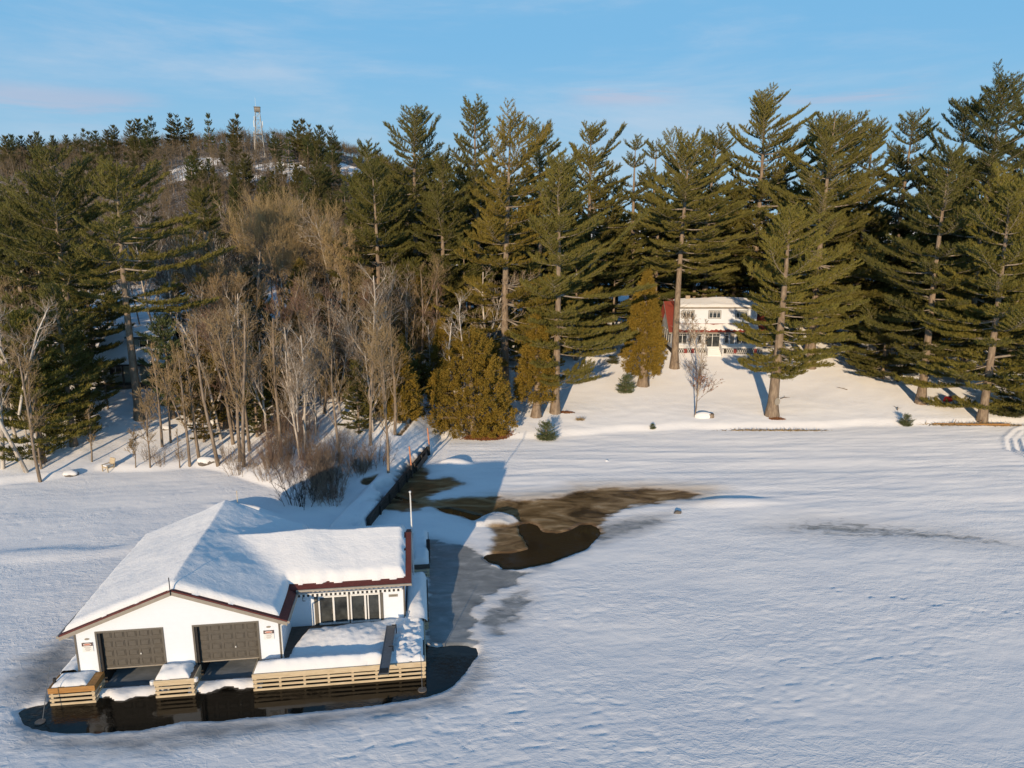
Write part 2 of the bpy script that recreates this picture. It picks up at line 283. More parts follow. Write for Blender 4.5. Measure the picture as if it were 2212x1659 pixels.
# ---------------------------------------------------------------- materials
def newmat(name):
    m=bpy.data.materials.new(name); m.use_nodes=True; t=m.node_tree; b=t.nodes['Principled BSDF']; return m,t,b
def nnode(t,kind,**kw):
    n=t.nodes.new(kind)
    for k,v in kw.items(): setattr(n,k,v)
    return n
def noise(t,scale,detail=4,rough=.55,vec=None,dist=0):
    n=t.nodes.new('ShaderNodeTexNoise'); n.inputs['Scale'].default_value=scale; n.inputs['Detail'].default_value=detail; n.inputs['Roughness'].default_value=rough; n.inputs['Distortion'].default_value=dist
    if vec is not None: t.links.new(vec,n.inputs['Vector'])
    return n
def coords(t,scale=(1,1,1),rot=(0,0,0),src='Object'):
    c=t.nodes.new('ShaderNodeTexCoord'); m=t.nodes.new('ShaderNodeMapping'); m.inputs['Scale'].default_value=scale; m.inputs['Rotation'].default_value=rot
    t.links.new(c.outputs[src],m.inputs[0]); return m.outputs[0]
def ramp(t,fac,stops):
    r=t.nodes.new('ShaderNodeValToRGB'); e=r.color_ramp.elements
    while len(e)<len(stops): e.new(.5)
    for i,(p,c) in enumerate(stops): e[i].position=p; e[i].color=(*c,1) if len(c)==3 else c
    t.links.new(fac,r.inputs[0]); return r.outputs[0]
def mix(t,fac,a,b,mode='MIX'):
    m=t.nodes.new('ShaderNodeMix'); m.data_type='RGBA'; m.blend_type=mode
    for i,s in ((0,fac),(6,a),(7,b)):
        if hasattr(s,'is_linked') or hasattr(s,'links'): t.links.new(s,m.inputs[i])
        else: m.inputs[i].default_value=s if i==0 else (*s,1)
    return m.outputs[2]
def bump(t,b,h,strength=.5,dist=.05,prev=None):
    n=t.nodes.new('ShaderNodeBump'); n.inputs['Strength'].default_value=strength; n.inputs['Distance'].default_value=dist
    t.links.new(h,n.inputs['Height'])
    if prev is not None: t.links.new(prev,n.inputs['Normal'])
    t.links.new(n.outputs[0],b.inputs['Normal']); return n.outputs[0]
def simple(name,col,rough=.6,var=.15,scale=6,metal=0,bmp=0,src='Object',vscale=(1,1,1)):
    m,t,b=newmat(name); v=coords(t,vscale,src=src); n=noise(t,scale,4,.6,v)
    lo=tuple(c*(1-var) for c in col); hi=tuple(min(1,c*(1+var)) for c in col)
    t.links.new(ramp(t,n.outputs[0],[(.3,lo),(.7,hi)]),b.inputs['Base Color']); b.inputs['Roughness'].default_value=rough; b.inputs['Metallic'].default_value=metal
    if bmp: bump(t,b,n.outputs[0],bmp,.02)
    return m
def mathn(t,op,a,b=None,c=None):
    n=t.nodes.new('ShaderNodeMath'); n.operation=op
    for i,s in enumerate((a,b,c)):
        if s is None: continue
        if hasattr(s,'links'): t.links.new(s,n.inputs[i])
        else: n.inputs[i].default_value=s
    return n.outputs[0]
# snow for roofs, decks and loose heaps
def snow_mat(name,fine=14,st=.35,dist=.03,col=(.86,.87,.88)):
    m,t,b=newmat(name); v=coords(t,(1,1.6,1),(0,0,.5)); n=noise(t,fine,5,.6,v,.6); n2=noise(t,2.2,3,.5,v)
    t.links.new(mix(t,n2.outputs[0],tuple(c*.97 for c in col),col),b.inputs['Base Color']); b.inputs['Roughness'].default_value=.75; b.inputs['Diffuse Roughness'].default_value=.5; b.inputs['Specular IOR Level'].default_value=.25
    p=bump(t,b,n2.outputs[0],.4,.06); bump(t,b,n.outputs[0],st,dist,p); return m
M={}
M['snow']=snow_mat('snow')
M['roof_snow']=snow_mat('crusted roof snow',8.5,.6,.045)
# ground: snow with bare ice, brown slush, taken from mesh attributes
def ground_mat():
    m,t,b=newmat('snowy ground'); L=t.links; b.inputs['Diffuse Roughness'].default_value=.7
    def attr(n): a=t.nodes.new('ShaderNodeAttribute'); a.attribute_name=n; return a.outputs['Fac']
    v=coords(t,(1,1,1)); va=coords(t,(.72,1.35,1),(0,0,-.22))
    snow=ramp(t,noise(t,.35,3,.5,va).outputs[0],[(.3,(.80,.81,.83)),(.7,(.87,.87,.87))])
    icen=noise(t,1.1,7,.62,va,.5).outputs[0]
    ice=ramp(t,icen,[(.3,(.16,.18,.195)),(.55,(.25,.27,.285)),(.75,(.42,.44,.46))])
    mudn=noise(t,.45,9,.6,coords(t,(.5,1.2,1),(0,0,-.3)),2.0).outputs[0]
    mud=ramp(t,mudn,[(.34,(.045,.028,.014)),(.47,(.125,.08,.038)),(.58,(.22,.15,.078)),(.7,(.40,.31,.20))])
    brk=noise(t,1.6,6,.6,va,.6).outputs[0]
    def soft(a,w=.35):
        s=mathn(t,'ADD',a,mathn(t,'MULTIPLY',mathn(t,'SUBTRACT',brk,.5),.9)); r=t.nodes.new('ShaderNodeMapRange'); r.interpolation_type='SMOOTHSTEP'
        r.inputs[1].default_value=.5-w/2; r.inputs[2].default_value=.5+w/2; L.new(s,r.inputs[0]); return r.outputs[0]
    fi=soft(attr('ice')); fs=attr('slush'); fm=soft(attr('mud'),.8); fb=attr('brown'); fl=soft(attr('litter'),.3)
    c=mix(t,fb,snow,(.44,.33,.20)); c=mix(t,mathn(t,'MULTIPLY',fs,ramp(t,icen,[(.3,(.75,)*3),(.6,(1,)*3)])),c,(.22,.232,.25)); c=mix(t,fi,c,ice); c=mix(t,fm,c,mud)
    lit=ramp(t,noise(t,5,6,.7,v).outputs[0],[(.35,(.035,.025,.017)),(.65,(.12,.08,.05))]); c=mix(t,fl,c,lit)
    L.new(c,b.inputs['Base Color'])
    wet=mathn(t,'MAXIMUM',fi,mathn(t,'MULTIPLY',fm,.9)); 
    rg=t.nodes.new('ShaderNodeMapRange'); rg.inputs[3].default_value=.8; rg.inputs[4].default_value=.22; L.new(wet,rg.inputs[0]); L.new(rg.outputs[0],b.inputs['Roughness'])
    b.inputs['Specular IOR Level'].default_value=.35
    big=noise(t,.11,4,.6,va,.8).outputs[0]; bm_=t.nodes.new('ShaderNodeMapRange'); bm_.inputs[1].default_value=.36; bm_.inputs[2].default_value=.62; bm_.inputs[3].default_value=.1; bm_.inputs[4].default_value=1.25; L.new(big,bm_.inputs[0]); mid=noise(t,2.6,5,.62,va,1.0).outputs[0]; fine=noise(t,9,4,.65,va,.4).outputs[0]
    dry=mathn(t,'SUBTRACT',1.0,mathn(t,'MULTIPLY',wet,.85))
    p=bump(t,b,mathn(t,'MULTIPLY',mathn(t,'MULTIPLY',mid,dry),bm_.outputs[0]),.38,.08); p=bump(t,b,mathn(t,'MULTIPLY',fine,dry),.32,.03,p); cr_=noise(t,.95,3,.5,va,1.6).outputs[0]; cr_=mathn(t,'POWER',mathn(t,'SUBTRACT',1.0,mathn(t,'ABSOLUTE',mathn(t,'MULTIPLY',mathn(t,'SUBTRACT',cr_,.5),3.0))),9.0)
    p=bump(t,b,mathn(t,'MULTIPLY',mathn(t,'MULTIPLY',cr_,dry),bm_.outputs[0]),.22,.03,p); p=bump(t,b,mudn,.25,.03,p)
    return m
M['ground']=ground_mat()
def water_mat(name,col,rp=.012):
    m,t,b=newmat(name); b.inputs['Base Color'].default_value=(*col,1); b.inputs['Roughness'].default_value=.04; b.inputs['IOR'].default_value=1.33
    v=coords(t,(1,1.4,1)); n=noise(t,3.2,4,.6,v,1.2); mk_=noise(t,.22,2,.5,v)
    h=mathn(t,'MULTIPLY',n.outputs[0],ramp(t,mk_.outputs[0],[(.48,(0.03,)*3),(.66,(1,)*3)])); bump(t,b,h,.5,rp); return m
M['water']=water_mat('dark lake water',(.012,.010,.007),.05)
M['brown_water']=water_mat('brown creek water',(.055,.033,.017),.03)
def leaf_mat(name,trans=.10,hue=.1):
    m,t,b=newmat(name); L=t.links; oi=t.nodes.new('ShaderNodeObjectInfo'); v=coords(t,(1,1,1))
    n=noise(t,.45,3,.6,v); n2=noise(t,2.5,2,.5,v)
    c=mix(t,n.outputs[0],(.75,.82,.78),(1.65,1.55,1.2)); c=mix(t,1.0,oi.outputs['Color'],c,'MULTIPLY'); c2=mix(t,n2.outputs[0],(.75,.78,.8),(1.25,1.2,1.15)); c=mix(t,1.0,c,c2,'MULTIPLY')
    L.new(c,b.inputs['Base Color']); b.inputs['Roughness'].default_value=.65; b.inputs['Specular IOR Level'].default_value=.2
    tr=t.nodes.new('ShaderNodeBsdfTranslucent'); L.new(c,tr.inputs[0]); ms=t.nodes.new('ShaderNodeMixShader'); ms.inputs[0].default_value=trans
    L.new(b.outputs[0],ms.inputs[1]); L.new(tr.outputs[0],ms.inputs[2]); L.new(ms.outputs[0],t.nodes['Material Output'].inputs[0]); return m
M['leaf']=leaf_mat('evergreen needles')
def bark_mat(name,c1,c2,scale=6):
    m,t,b=newmat(name); v=coords(t,(1,1,.25)); n=noise(t,scale,5,.65,v); t.links.new(ramp(t,n.outputs[0],[(.35,c1),(.65,c2)]),b.inputs['Base Color']); b.inputs['Roughness'].default_value=.85; bump(t,b,n.outputs[0],.6,.04); return m
M['pine_bark']=bark_mat('pine bark',(.17,.125,.09),(.36,.28,.2))
M['limb']=bark_mat('pine limb',(.22,.18,.14),(.42,.36,.29))
M['bark']=bark_mat('grey brown bark',(.15,.115,.085),(.33,.26,.19))
M['birch']=bark_mat('birch bark',(.30,.25,.2),(.72,.66,.58),4)
M['birch2']=M['birch']
def twig_mat(name):
    m,t,b=newmat(name); oi=t.nodes.new('ShaderNodeObjectInfo'); n=noise(t,.6,3,.6,coords(t)); c=mix(t,1.0,oi.outputs['Color'],mix(t,n.outputs[0],(.7,.7,.7),(1.3,1.3,1.3)),'MULTIPLY')
    t.links.new(c,b.inputs['Base Color']); b.inputs['Roughness'].default_value=.8; return m
M['twig']=twig_mat('twigs')
def siding_mat():
    m,t,b=newmat('white lap siding'); v=coords(t); w=t.nodes.new('ShaderNodeTexWave'); w.wave_type='BANDS'; w.bands_direction='Z'; w.wave_profile='SAW'; w.inputs['Scale'].default_value=1.3; w.inputs['Distortion'].default_value=0
    t.links.new(v,w.inputs['Vector']); n=noise(t,3,3,.5,v); t.links.new(mix(t,n.outputs[0],(.76,.82,.90),(.80,.86,.94)),b.inputs['Base Color']); b.inputs['Roughness'].default_value=.5; bump(t,b,w.outputs[0],.35,.02); return m
M['siding']=siding_mat()
M['white']=simple('white trim paint',(.8,.8,.79),.45,.04)
M['taupe']=simple('taupe aluminium trim',(.13,.118,.10),.45,.08)
M['taupe_light']=simple('pale taupe soffit trim',(.30,.27,.225),.5,.08)
M['door']=simple('taupe garage door paint',(.10,.091,.078),.5,.12,5)
M['black']=simple('black rubber and jamb shade',(.012,.012,.013),.6,.2)
M['dark_metal']=simple('dark metal',(.03,.032,.036),.4,.2,6,.6)
M['steel']=simple('galvanised steel',(.16,.17,.18),.42,.15,12,.5)
M['white_metal']=simple('white painted metal',(.72,.72,.7),.35,.05)
def shingle_mat(name,col):
    m,t,b=newmat(name); v=coords(t); br=t.nodes.new('ShaderNodeTexBrick'); br.inputs['Scale'].default_value=3.2; br.inputs['Color1'].default_value=(*[c*.8 for c in col],1); br.inputs['Color2'].default_value=(*[c*1.3 for c in col],1); br.inputs['Mortar'].default_value=(*[c*.35 for c in col],1); br.inputs['Mortar Size'].default_value=.02
    t.links.new(v,br.inputs['Vector']); n=noise(t,30,2,.5,v); t.links.new(mix(t,n.outputs[0],br.outputs[0],tuple(col)),b.inputs['Base Color']); b.inputs['Roughness'].default_value=.85; return m
M['shingle']=shingle_mat('dark red shingles',(.13,.032,.026))
M['red_roof']=shingle_mat('red roofing',(.30,.06,.04))
def wood_mat(name,c1,c2,sx=(1,8,8)):
    m,t,b=newmat(name); v=coords(t,sx); n=noise(t,2.2,6,.6,v,.4); k=noise(t,1.3,2,.5,coords(t)); c=ramp(t,n.outputs[0],[(.3,c1),(.7,c2)]); t.links.new(mix(t,mathn(t,'MULTIPLY',k.outputs[0],.35),c,tuple(x*.5 for x in c1)),b.inputs['Base Color']); b.inputs['Roughness'].default_value=.7; bump(t,b,n.outputs[0],.3,.01); return m
M['new_wood']=wood_mat('pale new lumber',(.52,.41,.26),(.74,.63,.45))
M['orange_wood']=wood_mat('orange stained lumber',(.36,.17,.045),(.52,.28,.09))
M['grey_wood']=wood_mat('weathered grey lumber',(.06,.05,.042),(.15,.125,.1))
M['dark_wood']=wood_mat('wet dark lumber',(.02,.018,.016),(.06,.052,.045))
def glass_mat(name,col=(.02,.022,.022),rough=.03):
    m,t,b=newmat(name); n=noise(t,1.4,4,.6,coords(t)); t.links.new(ramp(t,n.outputs[0],[(.35,col),(.7,tuple(c*4 for c in col))]),b.inputs['Base Color']); b.inputs['Roughness'].default_value=rough; b.inputs['IOR'].default_value=1.6; return m
M['glass']=glass_mat('dark window glass')
M['sign_dark']=simple('dark brown sign band',(.10,.055,.045),.5,.1)
M['sign_red']=simple('faded red sign oval',(.55,.22,.16),.5,.1)
M['red']=simple('red plastic',(.5,.02,.02),.4,.1)
M['needle_litter']=simple('russet needles',(.26,.11,.045),.9,.4,20)
M['orange']=simple('orange paint',(.62,.26,.13),.5,.1)
M['rock']=simple('grey rock',(.16,.14,.12),.85,.35,3,0,.6)
M['straw']=simple('dry straw',(.36,.26,.13),.9,.3,10)
# ---------------------------------------------------------------- ground sheet
def sdf(P,X,Y):
    """signed distance, negative inside"""
    P=np.array(P,float); d=np.full(X.shape,1e9); ins=np.zeros(X.shape,bool); n=len(P)
    for i in range(n):
        a=P[i]; b=P[(i+1)%n]; e=b-a; L=max(e@e,1e-9)
        t=np.clip(((X-a[0])*e[0]+(Y-a[1])*e[1])/L,0,1); d=np.minimum(d,np.hypot(X-a[0]-t*e[0],Y-a[1]-t*e[1]))
        c=((a[1]>Y)!=(b[1]>Y))
        with np.errstate(divide='ignore',invalid='ignore'): xi=(b[0]-a[0])*(Y-a[1])/(b[1]-a[1]+1e-12)+a[0]
        ins^=c&(X<xi)
    return np.where(ins,-d,d)
JA=np.array((-9.75,45.7)); JB=np.array((-7.55,61.9))      # retaining wall line
def jetty(X,Y):
    e=(JB-JA)/np.linalg.norm(JB-JA); along=(X-JA[0])*e[0]+(Y-JA[1])*e[1]; side=-(X-JA[0])*e[1]+(Y-JA[1])*e[0]; return along,side  # side>0 = left
def lake_relief(X,Y):
    # wind packed snow: scallops on the open side, long low streaks towards the shore
    open_=1-sstep(40,56,Y+.15*X)
    a=np.cos(.18); s=np.sin(.18); U=X*a+Y*s; V=-X*s+Y*a
    w1=fbm(U*.55,V*1.1,1,3); w2=fbm(U*1.5+w1*1.5,V*2.8,4,3)
    rid=1-np.abs(w2)*2.2
    z=.018*w1+open_*(.012*rid+.010*w2)*(.35+1.3*np.clip(.5+1.4*fbm(X*.09,Y*.14,17,2),0,1))
    st=fbm(U*.045,V*.38,6,3); z=z+.05*st*(1-.7*open_)+.05*fbm(X*.12,Y*.16,13,2)
    z=z+.02*fbm(U*.25,V*2.0,9,2)*(1-open_)
    z=z+.045*(1-np.abs(fbm(X*.022,Y*.34+.004*X,23,3))*2.4)*sstep(44,52,Y)*(1-sstep(66,70,Y))*(X>-6)
    return z
def ground_z(X,Y):
    h=land_h(X,Y); d=Y-np.interp(X,_sx,_sy)
    al,si=jetty(X,Y); nearj=(al>-1.5)&(al<17.5)
    z=.12+lake_relief(X,Y)*sstep(-300,5,Y+0*X)
    lz=h+.12
    lz=lz+np.where(d>0,.05*fbm(X*.5,Y*.7,12,3),0)
    k=sstep(-.2,.5,d); z=z*(1-k)+lz*k
    # walkway berm behind the wall
    berm=sstep(.05,.22,si)*(1-sstep(1.7,2.9,si))*sstep(-2.5,0,al)*(1-sstep(17,24,al))
    z=np.maximum(z,berm*(.86+.06*fbm(X*1.2,Y*.9,15,2)))
    right=nearj&(si<.12)&(si>-.9)&(al<16.4); z=np.where(right,np.minimum(z,.1),z)
    return z
GX,GY=700,0
ys=[-140]
while ys[-1]<19: ys.append(ys[-1]+max(.25,abs(19.5-ys[-1])*.12))
while ys[-1]<78: ys.append(ys[-1]+.0036*max(ys[-1],22))
while ys[-1]<760: ys.append(ys[-1]+.009*ys[-1])
ys=np.array(ys); us=np.linspace(-1,1,GX)
wd=13+.9*np.abs(ys)+np.where(ys>60,(ys-60)*.25,0)
X=us[None,:]*wd[:,None]; Y=np.repeat(ys[:,None],GX,1)
Z=ground_z(X,Y)
near=(Y>18)&(Y<82)
wob=.45*fbm(X*.7,Y*1.5,81,4)
def fld(P,soft,inv=1):
    o=np.zeros(X.shape); m=near; o[m]=1-sstep(-soft,soft,sdf(P,X[m],Y[m])+wob[m]*min(1,soft*2.2)); return o
ice=np.zeros(X.shape)
for P,s_,k_ in ((ICE1,.45,.9),(ICE2,.8,.62),(ICE3,1.0,.42),(ICE4,.5,.34),(ICE5,2.2,.6),(ICE6,.8,.5)): ice=np.maximum(ice,fld(P,s_)*k_)
slush=np.zeros(X.shape)
for P,s_,k_ in ((ICE2,1.2,.5),(ICE3,1.2,1.0),(ICE4,.9,1.0),(ICE5,2.5,.45),(ICE6,1.2,.85),(MUD1,1.4,.5),(ICE1,1.0,.6)): slush=np.maximum(slush,fld(P,s_)*k_)
mud=fld(MUD1,.5); brown=fld(BRN,2.4)*.95
sp=fld(SP,.15); mud=mud*(1-sp)
wet=np.full(X.shape,9.0)
for P in (W1,W2,CR):
    m=near; q=sdf(P,X[m],Y[m]); wet[m]=np.minimum(wet[m],q+.07*perlin(X[m]*3,Y[m]*3,21)+.10*perlin(X[m]*.9,Y[m]*1.2,22))
flat=np.clip(ice+mud,0,1)
Z=Z*(1-flat)+flat*(.05+.02*fbm(X*.8,Y*1.5,31,3)*1.0+mud*.02*fbm(X*1.5,Y*4,33,2))
Z=Z+sp*.28
lakez=np.minimum(Z,.035+np.maximum(wet,0)*.35); Z=np.where((wet<1.0)&(Z<.9),lakez,Z)
Z=np.where(wet<0,np.maximum(-.5,wet*1.6+.02),Z)
for P,dp in ((POOL,.4),(CRK,.55)):
    m=near; q=np.full(X.shape,9.0); q[m]=sdf(P,X[m],Y[m]); Z=Z-dp*(1-sstep(-.5,.15,q)); mud=np.maximum(mud,1-sstep(-.25,.05,q))
# boathouse slips: snow over ice between the piers, dark clear ice under the doors
BH=np.array((-19.02218,28.38375)); BA=R(7.433); bc,bs=math.cos(BA),math.sin(BA)
lu=(X-BH[0])*bc+(Y-BH[1])*bs; lv=-(X-BH[0])*bs+(Y-BH[1])*bc
bay=((lu>.7)&(lu<3.9))|((lu>4.7)&(lu<7.9))
edge=-.85+.16*np.sin(lu*2.2)+.1*np.sin(lu*5.1+1)
inb=bay&(lv>-1.6)&(lv<9)
q=sstep(0,.25,lv-edge)*1.0
Z=np.where(inb,np.where(lv>edge,.02+.12*q*(1-sstep(-.35,-.05,lv))+.02,-.5+0*lv),Z)
ice=np.where(inb&(lv>-.28),1.0,ice); 
# small drift features on the lake
def bumpf(cx,cy,rx,ry,h,rot=0):
    global Z
    c_,s_=math.cos(rot),math.sin(rot); a=((X-cx)*c_+(Y-cy)*s_)/rx; b=(-(X-cx)*s_+(Y-cy)*c_)/ry; Z=Z+h*np.exp(-(a*a+b*b)**1.5)
bumpf(16.3,50.2,3.0,.8,.2,.05); bumpf(-4.9,58.9,1.3,.8,.42); bumpf(-23,43.2,3,.9,.14,.5); bumpf(-19.0,48.6,2.4,.5,.45,-.35); bumpf(-29,41.6,4,.9,.12,.1)
# snowmobile tracks curving off at the right
def track(pts,off,w=.22,dep=.16):
    global Z
    m=(X>38)&(Y>44)&(Y<78); P=np.array(pts,float); n=len(P); d=np.full(m.sum(),1e9)
    for i in range(n-1):
        a=P[i]; b=P[i+1]; e=b-a; t=np.clip(((X[m]-a[0])*e[0]+(Y[m]-a[1])*e[1])/(e@e),0,1); d=np.minimum(d,np.hypot(X[m]-a[0]-t*e[0],Y[m]-a[1]-t*e[1]))
    dd=np.abs(d); Z[m]+= -dep*np.exp(-(dd/w)**2)+.07*np.exp(-((dd-w*2)/.18)**2)
for k in range(5):
    o=k*.8; track([(54+o,72),(50.5+o,69.5),(47.6+o*.9,66.5),(45.3+o,62.8),(45.2+o,60),(46.5+o,56.5),(49+o,53)],0,.2+.05*(k%2),.10+.05*((k*7)%3))
# line of small animal tracks and old footprints
def dimples(pts,step,dep=.05,r=.13,jit=.15,seed=1):
    rr=np.random.RandomState(seed)
    for (x0,y0),(x1,y1) in zip(pts[:-1],pts[1:]):
        n=max(1,int(math.hypot(x1-x0,y1-y0)/step))
        for i in range(n):
            f=i/n; cx=x0+(x1-x0)*f+rr.normal()*jit; cy=y0+(y1-y0)*f+rr.normal()*jit*.6
            j0,j1=np.searchsorted(ys,cy-.6),np.searchsorted(ys,cy+.6)
            sx=X[j0:j1]; m=(np.abs(sx-cx)<.5); q=np.exp(-(((sx[m]-cx)/r)**2+((Y[j0:j1][m]-cy)/(r*.8))**2)**2); blk=Z[j0:j1]; blk[m]-=dep*q
dimples([(17.5,37.5),(24,35.2),(30,33.6),(36,31)],.9,.06,.12,.35,1)
dimples([(8,77),(10.5,74),(14,78),(18.5,84),(21,90)],.7,.07,.13,.12,2)
dimples([(3.5,66),(9,67.2),(14,68.3),(22,69)],.8,.05,.13,.15,3)
dimples([(27,75),(30,83),(33,92)],.75,.07,.14,.15,4)
dimples([(-31,44),(-30,47.5),(-27.5,50),(-24,53)],.8,.05,.12,.1,5)
# footprints on the berm
rs=np.random.RandomState(3)
al,si=jetty(X,Y)
for k in range(46):
    a=rs.uniform(4,17) if k<30 else rs.uniform(-1,4); s_=.75+rs.normal()*.28; m=(np.abs(al-a)<.5)&(np.abs(si-s_)<.5)
    Z[m]-=.10*np.exp(-(((al[m]-a)/.2)**2+((si[m]-s_)/.13)**2)**2)
dist_in=Y-np.interp(X,_sx,_sy)
litter=np.clip(.34*sstep(6,20,dist_in)*(1-sstep(-8,-2,X)*(1-sstep(30,45,dist_in))),0,1)
litter=np.maximum(litter,.60*sstep(110,160,Y)*(1-sstep(-20,0,X))+.05*fbm(X*.02,Y*.02,40,2)*sstep(130,190,Y))
litter=np.where(Y>230,litter-.7*sstep(.15,.45,hill_open(X,Y)),litter)
V=np.stack([X.ravel(),Y.ravel(),Z.ravel()],1); nr,nc=X.shape
I=np.arange(nr*nc).reshape(nr,nc); F=np.stack([I[:-1,:-1].ravel(),I[:-1,1:].ravel(),I[1:,1:].ravel(),I[1:,:-1].ravel()],1)
me=arr_mesh('ground',V,F,M['ground'],True)
for nme,a in (('ice',ice),('mud',mud),('brown',brown),('slush',slush),('litter',litter)):
    at=me.attributes.new(nme,'FLOAT','POINT'); at.data.foreach_set('value',np.ascontiguousarray(a.ravel(),dtype=np.float32))
GROUND=tag(link('ground',me),kind='structure')
from_Z=(ys,wd,Z)
def gz(x,y):
    """height of the built sheet"""
    j=np.searchsorted(ys,y)-1; j=int(np.clip(j,0,len(ys)-2)); fy=(y-ys[j])/(ys[j+1]-ys[j]); r=0
    for k,wt in ((j,1-fy),(j+1,fy)):
        u=(x/wd[k]+1)/2*(GX-1); i=int(np.clip(math.floor(u),0,GX-2)); fx=u-i; r+=wt*(Z[k,i]*(1-fx)+Z[k,i+1]*fx)
    return float(r)
def flat_sheet(name,P,z,mat,grow=1.0):
    xs=[p[0] for p in P]; yy=[p[1] for p in P]; mb=MB(); mb.face([(min(xs)-grow,min(yy)-grow,z),(max(xs)+grow,min(yy)-grow,z),(max(xs)+grow,max(yy)+grow,z),(min(xs)-grow,max(yy)+grow,z)])
    return tag(mb.build(name,mat),kind='structure')
flat_sheet('water',W1,-.02,M['water'],1.5)
flat_sheet('water',W2+CR,-.024,M['brown_water'],.4)
# ---------------------------------------------------------------- boathouse (local frame: u right, v back, z up)
BL=(BH[0],BH[1],0)
def bw(u,v): return (BH[0]+u*bc-v*bs, BH[1]+u*bs+v*bc)
root=empty('boathouse',BL,BA,'white boathouse with two taupe garage doors and deep roof snow, standing in the ice','boathouse')
EZ=2.94; PK=4.58; SL=(PK-EZ)/4.32; GD=9.0; WV0=2.67; WV1=8.2; WR=14.15; EW=3.08; GW=8.64; WM=(WV0+WV1)/2
def rz(u,v):
    """roof surface height without snow"""
    g=PK+.10-abs(u-4.32)*SL; w=EW+.10+ (min(v-WV0,WV1-v))*SL
    a=g if -.45<=u<=GW+.45 and -.4<=v<=GD+.4 else -9
    b=w if u<=WR+.4 and u>4.3 and WV0-.48<=v<=WV1+.48 else -9
    return max(a,b)
w=MB(); T=.16; z0=.78
for a,b in ((0,.93),(3.59,4.98),(7.65,GW)): w.box(a,b,0,T,z0,2.66)
w.prism([(0,0,2.66),(GW,0,2.66),(GW,0,EZ),(4.32,0,PK),(0,0,EZ)],(0,T,0))
w.box(0,T,T+.002,GD,z0,EZ); w.box(GW-T,GW,T+.002,GD,z0,EZ-.003)
w.prism([(T,GD-T,z0),(GW-T,GD-T,z0),(GW-T,GD-T,EZ),(4.32,GD-T,PK),(T,GD-T,EZ)],(0,T-.004,0))
for a,b in ((GW+.002,9.93),(12.99,WR)): w.box(a,b,WV0,WV0+T,z0,EW)
w.box(9.93,12.99,WV0,WV0+T,2.32,EW)
w.prism([(WR-T,WV0+T+.002,z0),(WR-T,WV1-T,z0),(WR-T,WV1-T,EW+.05),(WR-T,WM,EW+(WM-WV0)*SL-.06),(WR-T,WV0+T+.002,EW+.05)],(T-.003,0,0))
w.box(GW+.002,WR,WV1-T,WV1,z0,EW)
w.build('wall',M['siding'],root)
# skirt of dark structure under the walls, seen in the slips
u_=MB()
for a in (.93,3.45,5.02,7.6): u_.box(a-.06,a+.06,.3,8.8,-.3,.74)
u_.box(.9,7.7,3.4,3.5,-.3,.76); u_.build('foundation',M['dark_wood'],root)
for a,b in ((-.02,.06),(GW-.06,GW+.02)): MB().box(a,b,-.022,.06,z0,2.92).build('corner_trim',M['taupe'],root)
MB().box(WR-.06,WR+.022,WV0-.022,WV0+.06,z0,3.0).build('corner_trim',M['taupe'],root)
# garage doors
for k,(a,b) in enumerate(((.93,3.59),(4.98,7.65))):
    fr=MB(); fr.box(a-.09,a,-.03,.19,z0,2.66); fr.box(b,b+.09,-.03,.19,z0,2.66); fr.box(a-.09,b+.09,-.03,.19,2.663,2.75)
    f=fr.build('door_frame',M['taupe'],root,bevel=.006)
    d=MB(); y=.2; zb=.84; zt=2.655; W_=b-a
    d.box(a+.002,b-.002,y,y+.05,zb,zt)
    ph=(zt-zb)/4; pw=(W_-.06)/5
    for r_ in range(4):
        d.box(a+.002,b-.002,y-.012,y-.002,zb+r_*ph-.008,zb+r_*ph+.008) if r_ else None
        for c_ in range(5):
            x0=a+.03+c_*pw+.06; x1=x0+pw-.12; q0=zb+r_*ph+.07; q1=q0+ph-.14
            for (p,q,m_,n_) in ((x0,x1,q0,q0+.022),(x0,x1,q1-.022,q1),(x0,x0+.022,q0+.022,q1-.022),(x1-.022,x1,q0+.022,q1-.022)): d.box(p,q,y-.02,y-.002,m_,n_)
            d.prism([(x0+.05,y-.003,q0+.05),(x1-.05,y-.003,q0+.05),(x1-.05,y-.003,q1-.05),(x0+.05,y-.003,q1-.05)],(0,-.018,0))
    g=d.build('garage_door',M['door'],root,bevel=.004)
    MB().box(a+1.62,a+1.68,y-.07,y-.02,1.42,1.48).build('handle',M['white_metal'],g,bevel=.01)
    MB().box(a+.002,b-.002,y-.03,y+.06,zb-.06,zb).build('weather_strip',M['taupe_light'],g)
    MB().box(a,a+.1,.02,.19,z0,2.65).build('jamb_shade',M['black'],root)  # black strip stands in for the shade on the recess's left side
# signs
def danger(u):
    s=MB(); s.box(u,u+.45,-.035,-.005,1.82,2.26,0); s.box(u+.0,u+.45,-.042,-.036,2.10,2.26,1)
    n=14; cx,cz=u+.225,2.18
    s.face([(cx+.17*math.cos(2*math.pi*i/n),-.046,cz+.055*math.sin(2*math.pi*i/n)) for i in range(n)],0)
    s.face([(cx+.145*math.cos(2*math.pi*i/n),-.049,cz+.04*math.sin(2*math.pi*i/n)) for i in range(n)],2)
    for zz,hw in ((2.04,.15),(1.99,.1),(1.93,.12),(1.88,.08)): s.box(cx-hw,cx+hw,-.040,-.036,zz-.008,zz+.008,3)
    return s.build('notice_sign',[M['white'],M['sign_dark'],M['sign_red'],M['taupe_light']],root)
danger(.27); danger(7.92)
for u in (.5,8.15):
    o=MB(); n=14; o.prism([(u+.1*math.cos(2*math.pi*i/n),-.004,2.42+.045*math.sin(2*math.pi*i/n)) for i in range(n)],(0,-.02,0)); o.build('number_plaque',M['taupe_light'],root)
